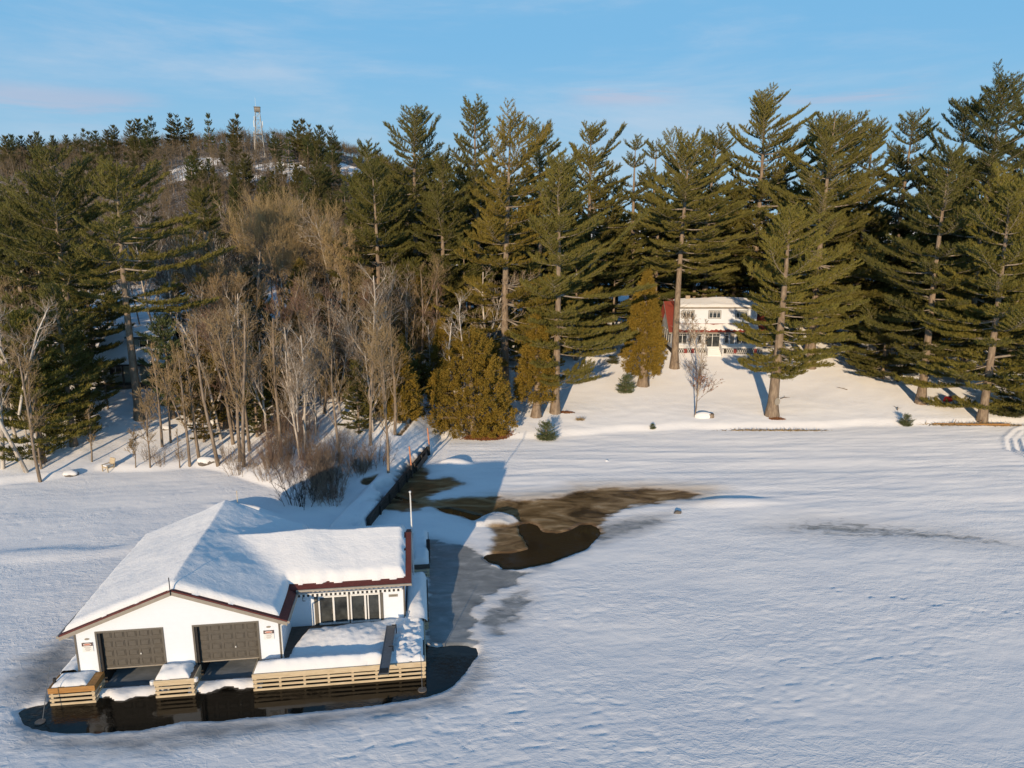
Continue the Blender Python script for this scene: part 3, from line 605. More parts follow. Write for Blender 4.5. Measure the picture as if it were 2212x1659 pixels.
p=MB(); p.box(13.38,13.82,WV0-.03,WV0-.004,2.07,2.20,0); p.box(13.45,13.75,WV0-.035,WV0-.031,2.12,2.15,1); p.build('name_plaque',[M['taupe_light'],M['taupe']],root)
# roof
r=MB(); th=.09
def slab(a,b,c,d,name_m=0): r.hexa([a,b,c,d]+[(q[0],q[1],q[2]+th) for q in (a,b,c,d)],name_m)
ov=.42; g0=PK+.01; ge=PK+.01-(4.32+ov)*SL
slab((-ov,-.4,ge),(4.32,-.4,g0),(4.32,GD+.4,g0),(-ov,GD+.4,ge))
slab((4.32,-.4,g0),(GW+ov,-.4,ge),(GW+ov,GD+.4,ge),(4.32,GD+.4,g0))
wz=EW+.01+(WM-WV0)*SL; we=EW+.01-.46*SL
slab((5.5,WV0-.46,we),(WR+.36,WV0-.46,we),(WR+.36,WM,wz),(5.5,WM,wz)); slab((5.5,WM,wz),(WR+.36,WM,wz),(WR+.36,WV1+.46,we),(5.5,WV1+.46,we))
roof=r.build('roof',M['shingle'],root)
f=MB(); hh=.17
f.hexa([(-ov,-.43,ge-hh+.03),(4.32,-.43,g0-hh+.03),(4.32,-.402,g0-hh+.03),(-ov,-.402,ge-hh+.03),(-ov,-.43,ge+.035),(4.32,-.43,g0+.035),(4.32,-.402,g0+.035),(-ov,-.402,ge+.035)])
f.hexa([(4.32,-.43,g0-hh+.03),(GW+ov,-.43,ge-hh+.03),(GW+ov,-.402,ge-hh+.03),(4.32,-.402,g0-hh+.03),(4.32,-.43,g0+.035),(GW+ov,-.43,ge+.035),(GW+ov,-.402,ge+.035),(4.32,-.402,g0+.035)])
f.build('fascia',M['taupe_light'],root); f=MB()
f.hexa([(WR+.362,WV0-.46,we-.1),(WR+.39,WV0-.46,we-.1),(WR+.39,WM,wz-.1),(WR+.362,WM,wz-.1),(WR+.362,WV0-.46,we+.06),(WR+.39,WV0-.46,we+.06),(WR+.39,WM,wz+.06),(WR+.362,WM,wz+.06)])
f.hexa([(WR+.362,WM,wz-.1),(WR+.39,WM,wz-.1),(WR+.39,WV1+.46,we-.1),(WR+.362,WV1+.46,we-.1),(WR+.362,WM,wz+.06),(WR+.39,WM,wz+.06),(WR+.39,WV1+.46,we+.06),(WR+.362,WV1+.46,we+.06)])
f.build('fascia',M['taupe_light'],root)
for q_ in ((-ov+.02,-.002,-.39,GD+.38,ge-.03,ge-.01),(GW+.002,GW+ov-.02,-.39,2.1,ge-.03,ge-.01),(GW+.4,WR+.34,WV0-.44,WV0-.03,we-.04,we-.01)): MB().box(*q_).build('soffit',M['taupe_light'],root)
gu=MB()
def gutter(a,b): MB().bar(a,b,.065,.065,8).build('gutter',M['taupe_light'],root)
gutter((-ov-.05,-.42,ge+.02),(-ov-.05,GD+.4,ge+.02)); gutter((GW+ov+.05,-.42,ge+.02),(GW+ov+.05,2.15,ge+.02)); gutter((GW+ov,WV0-.53,we+.03),(WR+.38,WV0-.53,we+.03))
d=MB(); d.bar((GW+ov+.03,-.32,ge-.02),(GW+.07,-.06,ge-.30),.035,n=8); d.bar((GW+.07,-.06,ge-.30),(GW+.07,-.06,.85),.035,n=8); d.build('downspout',M['white_metal'],root)
d=MB(); d.bar((-ov-.03,-.36,ge-.02),(-.07,-.05,ge-.3),.035,n=8); d.build('downspout',M['white_metal'],root)
MB().bar((4.30,-.45,g0-.12),(4.30,-.45,5.3),.022,n=6).build('lightning_rod',M['dark_metal'],root)
MB().bar((4.9,9.2,4.5),(4.9,9.2,5.6),.025,n=6).build('lightning_rod',M['new_wood'],root)
# sliding doors
for k,(a,b) in enumerate(((9.97,11.42),(11.5,12.95))):
    fr=MB(); y=WV0
    fr.box(a,b,y-.03,y+.1,.80,.86); fr.box(a,b,y-.03,y+.1,2.25,2.315); fr.box(a,a+.07,y-.03,y+.1,.862,2.248); fr.box(b-.07,b,y-.03,y+.1,.862,2.248)
    mid=(a+b)/2; fr.box(mid-.045,mid+.045,y-.02,y+.06,.862,2.248)
    if k: fr.box(mid+.11,mid+.17,y-.012,y+.05,.862,2.248)
    sd=fr.build('sliding_door',M['white'],root,bevel=.006)
    MB().box(a+.07,b-.07,y+.062,y+.075,.862,2.248).build('glass',M['glass'],sd)
    MB().box(mid-.09,mid-.06,y-.06,y-.02,1.4,1.65).build('handle',M['taupe'],sd)
for a,b in ((9.78,9.95),(11.425,11.495),(12.97,13.10)): MB().box(a,b,WV0-.025,WV0-.003,.8,2.35).build('door_trim',M['taupe'],root)
aw=MB()
for row,(zt,zb,v0) in enumerate(((2.78,2.66,WV0-.12),(2.64,2.50,WV0-.30))):
    n=46; du=(14.03-9.08)/n
    for i in range(n):
        u=9.08+i*du; aw.box(u,u+du-.001,v0,v0+.012,zb-(.02 if (i+row)%2==0 else 0),zt,(i+row)%2)
n=46
aw.build('awning_valance',[M['white'],M['black']],root)
ab=MB(); ab.bar((9.05,WV0-.10,2.79),(14.06,WV0-.10,2.79),.03,n=6); ab.bar((9.05,WV0-.30,2.655),(14.06,WV0-.30,2.655),.022,n=6)
ab.build('awning_bar',M['white_metal'],root)
MB().bar((9.3,WV0-.3,2.5),(9.3,WV0-.3,2.3),.02).bar((9.3,WV0-.3,2.3),(9.42,WV0-.3,2.3),.02).build('awning_crank',M['steel'],root)
# roof snow: one height field over the whole roof
def snow_field(name,u0,u1,v0,v1,step,basef,thickf,mat,label,cat='snow',zmin=None,skirt=True):
    nu=int((u1-u0)/step)+1; nv=int((v1-v0)/step)+1
    U,V_=np.meshgrid(np.linspace(u0,u1,nu),np.linspace(v0,v1,nv)); B=basef(U,V_); T_=thickf(U,V_); ok=T_>.012
    Zt=B+np.maximum(T_,0)
    I=np.arange(nu*nv).reshape(nv,nu); q=ok[:-1,:-1]|ok[1:,:-1]|ok[:-1,1:]|ok[1:,1:]
    F=np.stack([I[:-1,:-1][q],I[:-1,1:][q],I[1:,1:][q],I[1:,:-1][q]],1)
    wx=BH[0]+U*bc-V_*bs; wy=BH[1]+U*bs+V_*bc
    me=arr_mesh(name,np.stack([wx.ravel(),wy.ravel(),Zt.ravel()],1),F,mat,True)
    return tag(link(name,me),label,cat,kind='stuff')
def roof_np(U,V_):
    g=np.where((U>-ov)&(U<GW+ov)&(V_>-.42)&(V_<GD+.42),PK+.10-np.abs(U-4.32)*SL,-9)
    w_=np.where((U<WR+.4)&(U>4.3)&(V_>WV0-.48)&(V_<WV1+.48),EW+.10+np.minimum(V_-WV0,WV1-V_)*SL,-9)
    return np.maximum(g,w_)
def roof_smooth(U,V_):
    g=PK+.10-np.sqrt((U-4.32)**2+.16)*SL+.02; w_=EW+.10+SL*((WM-WV0)-np.sqrt((V_-WM)**2+.1)); w_=w_-np.maximum(0,(5.2-U))*SL
    k=9.0; g=np.where((V_>GD+.3),-9,g); return np.log(np.exp(k*g)+np.exp(k*w_))/k
def edge_in(U,V_):
    n_=.06*perlin(V_*2.1,U*2.1,50)
    dg=np.minimum(np.minimum(U+ov-.14,GW+ov-.40-U),np.minimum(V_+.20,GD+.3-V_))
    dw=np.minimum(np.minimum(WR+.36-.30-U,U-4.3),np.minimum(V_-(WV0-.46)-.34,WV1+.3-V_))
    # bigger soft scallops on the wing eave
    return np.maximum(dg,dw)+n_+.04*np.sin(U*7)*(U>9)
def th_roof(U,V_):
    e=np.clip(edge_in(U,V_),0,1.0); prof=np.sqrt(np.clip(1-(1-np.clip(e/.34,0,1))**2,0,1))
    t=.36*prof*(1+.18*fbm(U*.35,V_*.35,51,2))+.03*fbm(U*1.3,V_*1.3,52,3)*prof
    # scoured thin towards the front gable, drifted behind the ridges and in the valley
    t=t*(.72+.28*sstep(0,2.5,V_))+.16*prof*np.exp(-((U-9.2)/1.1)**2)*sstep(2.3,3.4,V_)*sstep(7,4,V_)+.10*prof*np.exp(-((V_-8.7)/1.3)**2)*np.exp(-((U-4.6)/1.6)**2)
    return np.where(edge_in(U,V_)>0,t,-1)
snow_field('roof_snow',-.5,WR+.5,-.5,GD+.5,.07,lambda U,V_:np.maximum(roof_smooth(U,V_),roof_np(U,V_)-.0),th_roof,M['roof_snow'],'thick blanket of wind packed snow on the boathouse roof')
# ---------------------------------------------------------------- docks round the boathouse
def dock(name,label,u0,u1,v0,v1,zt,wood,side='',nsk=3):
    o=empty(name,(*bw(u0,v0),0),BA,label,'dock'); 
    def L(m,nm,mat,**k): 
        ob=m.build(nm,mat,o,**k); return ob
    W_=u1-u0; D_=v1-v0
    m=MB(); n=max(2,int(D_/.15))
    for i in range(n): m.box(.03,W_-.03,i*D_/n+.035 if i==0 else i*D_/n,(i+1)*D_/n-.012,zt-.04,zt)
    L(m,'decking',M['grey_wood'] if wood!='orange_wood' else M['orange_wood'])
    m=MB(); m.box(-.02,W_+.02,-.03,.03,zt-.24,zt+.012); m.box(-.02,.028,.032,D_,zt-.24,zt+.008); m.box(W_-.028,W_+.02,.032,D_,zt-.24,zt+.008)
    L(m,'rim_board',M[wood],bevel=.008)
    m=MB(); zz=zt-.30
    for k in range(nsk):
        m.box(0,W_,-.02,.02,zz-.105,zz); m.box(W_-.04,W_,.022,D_-.02,zz-.105,zz); m.box(0,.04,.022,D_-.02,zz-.13,zz); zz-=.205
    L(m,'skirt_board',M['new_wood'],bevel=.005)
    m=MB(); n=max(2,int(W_/1.0)+1)
    for i in range(n):
        x=.05+i*(W_-.2)/(n-1); m.box(x,x+.1,.024,.12,-.3,zt-.06)
        m.box(x,x+.1,D_-.2,D_-.1,-.3,zt-.06)
    L(m,'post',M['new_wood'])
    return o
dock('wooden_dock','short dock finger with orange stained rim boards at the boathouse left corner',-.82,1.02,-1.02,-.02,.80,'orange_wood')
dock('wooden_dock','narrow dock finger with a snow cushion between the two garage doors',3.46,5.1,-1.05,-.02,.80,'new_wood')
dk=dock('wooden_dock','long snow covered deck with pale slatted skirt along the front of the boathouse',7.56,15.1,-1.1,WV0-.01,.80,'new_wood')
sw=dock('wooden_dock','side walkway running back along the boathouse right wall under a snow ridge',14.2,15.3,WV0+.02,6.7,.80,'grey_wood',nsk=2)
dock('wooden_dock','rough walkway along the boathouse left wall',-.82,-.04,0.0,9.0,.78,'grey_wood',nsk=1)
rd=dock('wooden_dock','separate low grey dock in the shade behind the boathouse',14.5,15.45,8.45,13.0,.84,'grey_wood',nsk=3)
# deck snow
base8=lambda U,V_:np.full(U.shape,.80)
def th_deck(U,V_):
    e=np.minimum(np.minimum(U-7.62,15.0-U),V_+1.02)
    bare_side=(U-8.72)-(.25+.55*sstep(0,2.6,V_)); bare_back=(2.3+.18*np.sin(U*1.1)+.30*sstep(12.6,14.0,U)+1.5*sstep(14.1,14.3,U)+.06*perlin(U*1.5,V_,62))-V_
    e=np.minimum(e,np.maximum(np.minimum(bare_side,bare_back),(-.12-V_)*1.0)); e=e+.05*perlin(U*2,V_*2,60)
    p=np.sqrt(np.clip(1-(1-np.clip(e/.3,0,1))**2,0,1))
    t=.20+.10*fbm(U*.6,V_*.6,61,3)+.22*np.exp(-((V_-1.3)/.7)**2)*np.exp(-((U-11)/1.9)**2)+.20*np.exp(-((V_+.75)/.32)**2)*sstep(13.3,12.9,U)-.10*np.exp(-((V_-.15)/.45)**2)
    rough=sstep(13.2,13.9,U); t=t*(1-rough)+rough*(.18+.13*fbm(U*2.2,V_*2.2,63,3)); t=t+.03*fbm(U*3,V_*3,64,2)
    return np.where(e>0,np.maximum(t,.03)*p,-1)
snow_field('deck_snow',7.5,15.25,-1.15,3.4,.05,base8,th_deck,M['snow'],'drifted snow lying on the long front deck of the boathouse')
def th_side(U,V_):
    e=np.minimum(np.minimum(U-14.22,15.22-U),7.0-V_)+.04*perlin(U*2,V_*2,70); p=np.sqrt(np.clip(1-(1-np.clip(e/.42,0,1))**2,0,1)); p=np.where(V_<2.9,p,p)
    return np.where(e>0,(.5+.07*fbm(U,V_,71,2))*p*sstep(2.2,3.4,V_)+.22*p*(1-sstep(2.2,3.4,V_)),-1)
snow_field('deck_snow',14.2,15.3,2.3,7.1,.05,base8,th_side,M['snow'],'rounded ridge of snow on the side walkway right of the boathouse')
def cushion(u0,u1,v0,v1,h,seed,rr=.3,cut=0):
    def t(U,V_):
        e=np.minimum(np.minimum(U-u0,u1-U),np.minimum(V_-v0,v1-V_))+.05*perlin(U*3,V_*3,seed); p=np.sqrt(np.clip(1-(1-np.clip(e/rr,0,1))**2,0,1)); return np.where(e>0,h*p*(1+.3*fbm(U*1.5,V_*1.5,seed+1,2)),-1)
    return t
snow_field('deck_snow',-.85,1.0,-1.05,0,.04,base8,cushion(-.72,.66,-.93,-.02,.16,80,.3),M['snow'],'thin snow on the orange rimmed dock finger')
snow_field('deck_snow',3.4,5.1,-1.1,0,.04,base8,cushion(3.5,4.86,-.97,-.04,.30,83,.36),M['snow'],'snow cushion on the dock finger between the garage doors')
snow_field('deck_snow',-.85,0,-.02,9,.06,lambda U,V_:np.full(U.shape,.77),cushion(-.80,-.03,-.2,8.9,.24,86,.3),M['snow'],'lumpy snow on the walkway along the boathouse left wall')
snow_field('deck_snow',14.5,15.5,8.4,13,.06,lambda U,V_:np.full(U.shape,.84),cushion(14.5,15.4,8.55,13.0,.3,89,.25),M['snow'],'snow on the low dock in the shade behind the boathouse')
MB().bar((*bw(15.42,10.3),-.2),(*bw(15.42,10.3),1.55),.11,n=8).build('mooring_post',M['black'])
tag(bpy.data.objects['mooring_post'],'black mooring post at the edge of the low dock behind the boathouse','post')
# bumpers and rollers on the middle finger
for k,(u,v,lb) in enumerate(((3.36,-1.0,'white mooring bumper on the left corner of the middle dock finger'),(5.16,-1.0,'white mooring bumper on the right corner of the middle dock finger'))):
    m=MB(); m.bar((*bw(u,v),.62),(*bw(u,v),.80),.10,.10,10); tag(m.build('mooring_bumper',M['white'],bevel=.03),lb,'bumper')
# gangway
g=empty('gangway',(*bw(13.42,-.5),0),BA,'grey metal gangway resting across the front deck, hanging over its edge','gangway')
A_=(.09,1.75,1.34); B_=(-.14,-1.55,.98)
def gp(s,t,h): return (A_[0]+(B_[0]-A_[0])*t+s*.2, A_[1]+(B_[1]-A_[1])*t, A_[2]+(B_[2]-A_[2])*t+h)
m=MB(); m.hexa([gp(-1,0,-.03),gp(1,0,-.03),gp(1,1,-.03),gp(-1,1,-.03),gp(-1,0,0),gp(1,0,0),gp(1,1,0),gp(-1,1,0)]); m.build('tread',M['steel'],g)
m=MB()
for s in (-1,1): m.hexa([gp(s-.06,0,-.1),gp(s+.06,0,-.1),gp(s+.06,1,-.1),gp(s-.06,1,-.1),gp(s-.06,0,.03),gp(s+.06,0,.03),gp(s+.06,1,.03),gp(s-.06,1,.03)])
m.build('side_rail',M['steel'],g)
m=MB()
for t in (.90,.925,.95,.975): m.hexa([gp(-.9,t,.002),gp(.9,t,.002),gp(.9,t+.01,.002),gp(-.9,t+.01,.002),gp(-.9,t,.02),gp(.9,t,.02),gp(.9,t+.01,.02),gp(-.9,t+.01,.02)])
m.build('cleat',M['black'],g)
m=MB()
for t in (.04,.5): a=gp(1.25,t,0); m.bar((a[0],a[1],.8),(a[0],a[1],a[2]+.12),.025); m.bar((a[0],a[1],a[2]+.1),(a[0]-.2,a[1],a[2]+.1),.025)
m.build('bracket',M['dark_metal'],g)
# flagpole
fp=empty('flagpole',(*bw(14.58,6.45),.8),0,'tall thin white flagpole standing at the boathouse right rear corner','flagpole')
MB().bar((0,0,0),(-.07,0,5.25),.045,.03,10).build('pole',M['white_metal'],fp,smooth=True)
m=MB(); m.bar((-.07,0,5.25),(-.07,0,5.33),.06,.06,10); m.build('cap',M['white_metal'],fp)
m=MB(); m.bar((.03,-.02,.3),(-.03,-.03,5.1),.006,n=4); m.build('halyard',M['white'],fp)
# stirring poles standing in the open water
for u,v,tx,ty,h,lb in ((-.74,-2.08,.12,.9,2.05,'thin pole leaning in open water beside the orange rimmed dock finger'),(14.93,-2.0,-.06,.25,1.75,'thin upright pole in open water at the right front corner of the deck')):
    x,y=bw(u,v); o=empty('water_pole',(x,y,0),0,lb,'pole','poles standing in the open water')
    MB().bar((0,0,-.35),(tx,ty,h),.018,.014,6).build('rod',M['steel'],o)
    m=MB(); m.bar((0,0,-.05),(0,0,.02),.2,.2,12); m.build('ring',M['rock'],o)
m=MB(); x,y=bw(-.66,-.75); m.box(x-.05,x+.05,y-.05,y+.05,.8,1.12); tag(m.build('dock_box',M['black'],bevel=.015),'small black motor box on the corner of the orange rimmed finger','box')
# ---------------------------------------------------------------- retaining wall, poles, small things
def P(x,y,dz=0): return (x,y,gz(x,y)+dz)
e=(JB-JA)/np.linalg.norm(JB-JA); nrm=np.array((-e[1],e[0])); wl=float(np.linalg.norm(JB-JA))
jr=empty('retaining_wall',(JA[0],JA[1],0),math.atan2(e[1],e[0]),'long dark plank retaining wall running from the boathouse to the beach','wall')
m=MB()
for k in range(4):
    m.box(0,wl,-.10,.06+.02*(k%2),-.25+k*.27,-.25+k*.27+.25)
m.build('plank',M['dark_wood'],jr,bevel=.01)
m=MB()
for i in range(8): m.box(i*wl/7.2,i*wl/7.2+.16,-.22,-.103,-.3,.86+.05*(i%2))
m.build('post',M['dark_wood'],jr)
m=MB(); m.hexa([(11.7,-.34,.02),(15.2,-.30,.05),(15.2,-.24,.05),(11.7,-.26,.02),(11.7,-.30,.52),(15.2,-.26,.62),(15.2,-.22,.62),(11.7,-.24,.52)]); m.build('loose_board',M['grey_wood'],jr)
for al_,h,lb in ((10.2,2.7,'orange topped pole on the retaining wall, the one nearer the boathouse'),(16.1,2.6,'orange topped pole at the beach end of the retaining wall')):
    q=JA+e*al_-nrm*.28; o=empty('marker_pole',(q[0],q[1],0),0,lb,'pole','orange topped poles on the retaining wall')
    MB().bar((0,0,-.2),(-.06,0,h*.42),.06,.055,8).build('pole_base',M['dark_wood'],o); MB().bar((-.06,0,h*.42),(-.16,0,h),.065,.06,8).build('orange_sleeve',M['orange'],o)
def rock(loc,sx,sy,sz,label,mat,snow=True,name='rock',cat='rock',seed=0):
    bm=bpy.data.meshes.new(name); import bmesh; b=bmesh.new(); bmesh.ops.create_icosphere(b,subdivisions=3,radius=1); rr=np.random.RandomState(seed)
    for v in b.verts:
        k=1+.35*perlin(np.array(v.co.x*1.4+seed),np.array(v.co.y*1.4+v.co.z*1.1),90); v.co=Vector((v.co.x*sx*k,v.co.y*sy*k,v.co.z*sz*k))
    b.to_mesh(bm); b.free(); bm.materials.append(mat); o=link(name,bm); o.location=loc; tag(o,label,cat)
    if snow:
        s=bpy.data.meshes.new('snow_cap'); b=bmesh.new(); bmesh.ops.create_icosphere(b,subdivisions=3,radius=1)
        for v in b.verts:
            k=1+.3*perlin(np.array(v.co.x*1.4+seed),np.array(v.co.y*1.4),91); v.co=Vector((v.co.x*sx*1.08*k,v.co.y*sy*1.08*k,sz*.45+v.co.z*sz*.75*k))
        b.to_mesh(s); b.free(); s.materials.append(M['snow']); 
        for p in s.polygons: p.use_smooth=True
        link('snow_cap',s,o)
    return o
rock(P(-36.0,56.1),.55,.4,.32,'snow capped rock at the ice edge beside the forked bare maple',M['rock'],seed=1)
rock(P(-25.9,58.6),.75,.5,.4,'snow heaped rock with brown grass at the ice edge near the limbless pole',M['rock'],seed=2)
rock(P(-32.5,65.6),.5,.4,.3,'dark snow topped stump among bare trees below the cottage',M['rock'],seed=3)
rock(P(-28.5,67),.6,.5,.4,'snowy hump of stone in the middle of the bare grove',M['rock'],seed=4)
rock((11.75,48.2,.1),.3,.2,.2,'dark chunk of dirty ice at the right end of the brown slush',M['rock'],False,seed=5)
rock((8.2,59.7,.15),.16,.16,.12,'small white lump alone on the smooth lake snow',M['snow'],False,'snow_lump','snow lump',6)
# brush pile of small dark evergreen clippings, wood chair
ch=empty('wooden_chair',P(-33.5,57.2),R(-25),'pale log chair half buried in snow at the left ice edge','chair')
m=MB(); m.box(-.32,.32,-.3,.3,.25,.36); m.build('seat',M['new_wood'],ch,bevel=.02)
m=MB(); m.hexa([(-.32,.26,.2),(.32,.26,.2),(.32,.34,.2),(-.32,.34,.2),(-.3,.46,.95),(.3,.46,.95),(.3,.54,.95),(-.3,.54,.95)]); m.build('backrest',M['new_wood'],ch,bevel=.02)
for x in (-.34,.30):
    m=MB(); m.box(x,x+.05,-.34,-.26,-.1,.5); m.build('leg',M['new_wood'],ch)
    m=MB(); m.box(x-.02,x+.08,-.38,.38,.5,.54); m.build('armrest',M['new_wood'],ch)
m=MB(); m.box(-.3,.3,-.28,.26,.362,.5); m.build('snow_cap',M['snow'],ch,bevel=.06)
# needles and litter
def litter(name,cx,cy,rx,ry,n,label,mat,ln=.35,h=.12,seed=0,rot=0):
    rs=np.random.RandomState(seed); a=rs.rand(n)*2*np.pi; r_=np.sqrt(rs.rand(n)); x=r_*np.cos(a)*rx*(1+.3*rs.randn(n)*.5); y=r_*np.sin(a)*ry; c_,s_=math.cos(rot),math.sin(rot)
    X_=cx+x*c_-y*s_; Y_=cy+x*s_+y*c_; z=np.array([gz(p,q) for p,q in zip(X_,Y_)])+rs.rand(n)*h*(1-r_)+.02
    p=np.stack([X_,Y_,z],1); d=rs.randn(n,3)*(1,1,.35); d/=np.linalg.norm(d,axis=1)[:,None]; sd=np.cross(d,rs.randn(n,3)); sd/=np.linalg.norm(sd,axis=1)[:,None]
    V=np.concatenate([p-sd*.035,p+sd*.035,p+d*ln],0); F=np.stack([np.arange(n),np.arange(n)+n,np.arange(n)+2*n],1)
    return tag(link(name,arr_mesh(name,V,F,mat)),label,'debris',kind='stuff')
litter('leaf_pile',-2.3,66.9,2.05,1.0,5200,'russet pile of raked cedar leaves on the beach below the big cedar',M['needle_litter'],.3,.45,1,.12)
litter('driftwood_litter',26.3,69.35,5.2,.13,520,'line of broken reeds and driftwood along the beach edge',M['straw'],.4,.05,2,0)
litter('driftwood_litter',47.2,71.3,4.6,.22,800,'driftwood and branches stranded at the right end of the beach',M['straw'],.6,.12,3,-.04)
litter('fallen_needles',27.3,72.0,.8,.35,420,'russet needles fallen round the foot of the pine with the dish',M['needle_litter'],.2,.1,4)
litter('fallen_needles',5.6,73.4,.9,.4,420,'russet needles at the foot of the big swept pine',M['needle_litter'],.2,.1,5)
litter('dry_grass',6.95,71.2,.35,.2,160,'tuft of dry grass poking through the lawn snow',M['straw'],.45,.05,6)
m=MB(); o_=P(43,71.6); pts=[P(43.0,71.5,.12),P(45,71.2,.18),P(47.5,71.0,.15),P(50.5,70.9,.2)]; m.path(pts,[.03,.06,.09,.12],7); m.path([pts[1],P(45.6,71.8,.4)],[.04,.015],5); m.path([pts[2],P(48.4,71.9,.45)],[.05,.02],5)
tag(m.build('driftwood_log',M['orange_wood']),'long pale driftwood trunk at the right end of the beach','log')
for (x,y,rz_,lb) in ((30.6,79.0,.4,'fallen dead branch on the lawn snow right of the pine with the dish'),(38.6,82.5,2.2,'small fallen twig on the open lawn snow, right of the longer fallen branch'),(41.5,75.5,1.1,'dark scrap of bark on the lower lawn snow')):
    b_=MB(); z_=gz(x,y)+.04; c_,s_=math.cos(rz_),math.sin(rz_); q=lambda a,b2,h:(x+a*c_-b2*s_,y+a*s_+b2*c_,z_+h)
    b_.path([q(-.6,0,0),q(0,.08,.08),q(.7,-.05,.03)],[.05,.035,.015],5); b_.path([q(0,.08,.08),q(.35,.4,.2)],[.025,.01],5); b_.path([q(-.2,.05,.05),q(.0,-.35,.12)],[.02,.008],5); tag(b_.build('fallen_branch',M['bark']),lb,'branch','fallen branches on the lawn')
st=empty('tree_stump',P(20.2,72.6),0,'sawn stump with a mound of snow beside the small russet leaved tree','stump')
MB().bar((.35,0,-.1),(.35,0,.38),.42,.38,14).build('stump_wood',M['pine_bark'],st,smooth=False)
import bmesh
b=bmesh.new(); bmesh.ops.create_icosphere(b,subdivisions=3,radius=1); sm=bpy.data.meshes.new('snow_cap')
for v in b.verts: v.co=Vector((v.co.x*.95-.35,v.co.y*.5,v.co.z*.45+.12))
b.to_mesh(sm); b.free(); sm.materials.append(M['snow']); [setattr(p,'use_smooth',True) for p in sm.polygons]; link('snow_cap',sm,st)
rd_=empty('sled',P(48.3,78.0),.3,'bright red plastic sled leaning on the snow in the shade at the right','sled')
m=MB(); m.hexa([(-.45,-.25,.02),(.45,-.25,.02),(.45,.25,.02),(-.45,.25,.02),(-.5,-.3,.5),(.5,-.3,.5),(.5,.0,.62),(-.5,.0,.62)]); m.build('hull',M['red'],rd_,bevel=.04)
MB().bar((-.4,-.3,.5),(.4,-.3,.5),.02).build('rope',M['black'],rd_)
tb=empty('garden_bench',P(47.2,86.0),.5,'dark bench in the tree shade at the right of the lawn','bench')
m=MB(); m.box(-.7,.7,-.2,.2,.42,.48); m.build('seat',M['dark_wood'],tb)
for x in (-.6,.55): m=MB(); m.box(x,x+.06,-.18,.18,-.1,.42); m.build('leg',M['dark_wood'],tb)
m=MB(); m.box(-.7,.7,.2,.26,.55,.95); m.build('backrest',M['dark_wood'],tb)
# ---------------------------------------------------------------- buildings
def win(par,x,y,z,w,h,cols,frame='dark_metal',rows=1,yaw=None):
    fr=MB(); fr.box(x,x+w,y-.05,y-.001,z,z+h); o=fr.build('window',M[frame],par)
    if yaw: pass
    t=.07; x0,x1,z0,z1=x+.06,x+w-.06,z+.06,z+h-.06; m=MB(); cw=(x1-x0)/cols; y0,y1=y-.075,y-.052
    m.box(x0,x1,y0,y1,z0,z0+t); m.box(x0,x1,y0,y1,z1-t,z1)
    for i in range(cols+1):
        a=x0+i*cw-(t/2 if 0<i<cols else (0 if i==0 else t)); m.box(a,a+t,y0+.001,y1,z0+t,z1-t)
    for i in range(cols):
        for r_ in range(1,rows): zz=z1-(z1-z0)*.27*r_; m.box(x0+i*cw+t/2,x0+(i+1)*cw-t/2,y0+.004,y1,zz-.02,zz+.02)
        if rows>1: m.box(x0+i*cw+cw/2-.015,x0+i*cw+cw/2+.015,y0+.005,y1,z1-(z1-z0)*.27,z1-t)
    m.build('frame',M['white'],o); MB().box(x0+.03,x1-.03,y-.062,y-.0505,z0+.03,z1-.03).build('pane',M['glass'],o); return o
# the white house on the lawn
HX,HY=22.0,98.6; HZ=gz(26,98)-.05
house=empty('white_house',(HX,HY,HZ),0,'white house with red roofs, dormer windows and glazed porch behind the lawn pines','house')
LW=12.6; DP=7.6; FZ=.85; EV=3.15
w=MB(); w.box(0,LW,0,DP,FZ,EV)
RZ=EV+3.6; w.prism([(0,.3,EV+.002),(0,DP-.3,EV+.002),(0,DP/2,RZ-.35)],(.15,0,0)); w.prism([(LW-.15,.3,EV+.002),(LW-.15,DP-.3,EV+.002),(LW-.15,DP/2,RZ-.35)],(.15,0,0))
w.build('wall',M['siding'],house)
w=MB(); w.box(.05,LW-.05,.05,DP-.05,-.6,FZ-.002); w.build('foundation',M['dark_wood'],house)
w=MB(); w.box(.02,LW-.02,-.03,-.001,FZ-.08,FZ+.45); w.build('sill_band',M['white'],house)
# lattice skirt
w=MB()
for i in range(int(LW/.3)):
    x=.05+i*.3
    if 4.6<x<7.4: continue
    w.hexa([(x,-.02,.0),(x+.05,-.02,.0),(x+.05,.0,.0),(x,.0,.0),(x+.3,-.02,.74),(x+.35,-.02,.74),(x+.35,.0,.74),(x+.3,.0,.74)])
    w.hexa([(x+.3,-.04,.0),(x+.35,-.04,.0),(x+.35,-.022,.0),(x+.3,-.022,.0),(x,-.04,.74),(x+.05,-.04,.74),(x+.05,-.022,.74),(x,-.022,.74)])
w.build('lattice',M['white'],house)
w=MB(); 
for x in (1.75,2.75,8.6,11.4): w.box(x,x+.38,-.08,-.045,.1,.72)
w.build('shutter_panel',simple('dark red paint',(.22,.03,.025),.5,.1),house)
# front windows and french doors
for x,wd_,c_ in ((.75,1.35,2),(2.25,1.05,2),(3.45,.72,1),(7.15,.72,1),(8.75,1.65,2),(10.9,1.3,2)): win(house,x,-.002,1.4,wd_,1.7-.05,c_,rows=2)
dr=win(house,4.45,-.004,.9,2.2,2.2,2,'white',rows=2); dr.name='french_door'
w=MB(); w.box(8.0,8.6,-.02,-.002,1.4,3.05); w.build('shutter',M['taupe_light'],house)
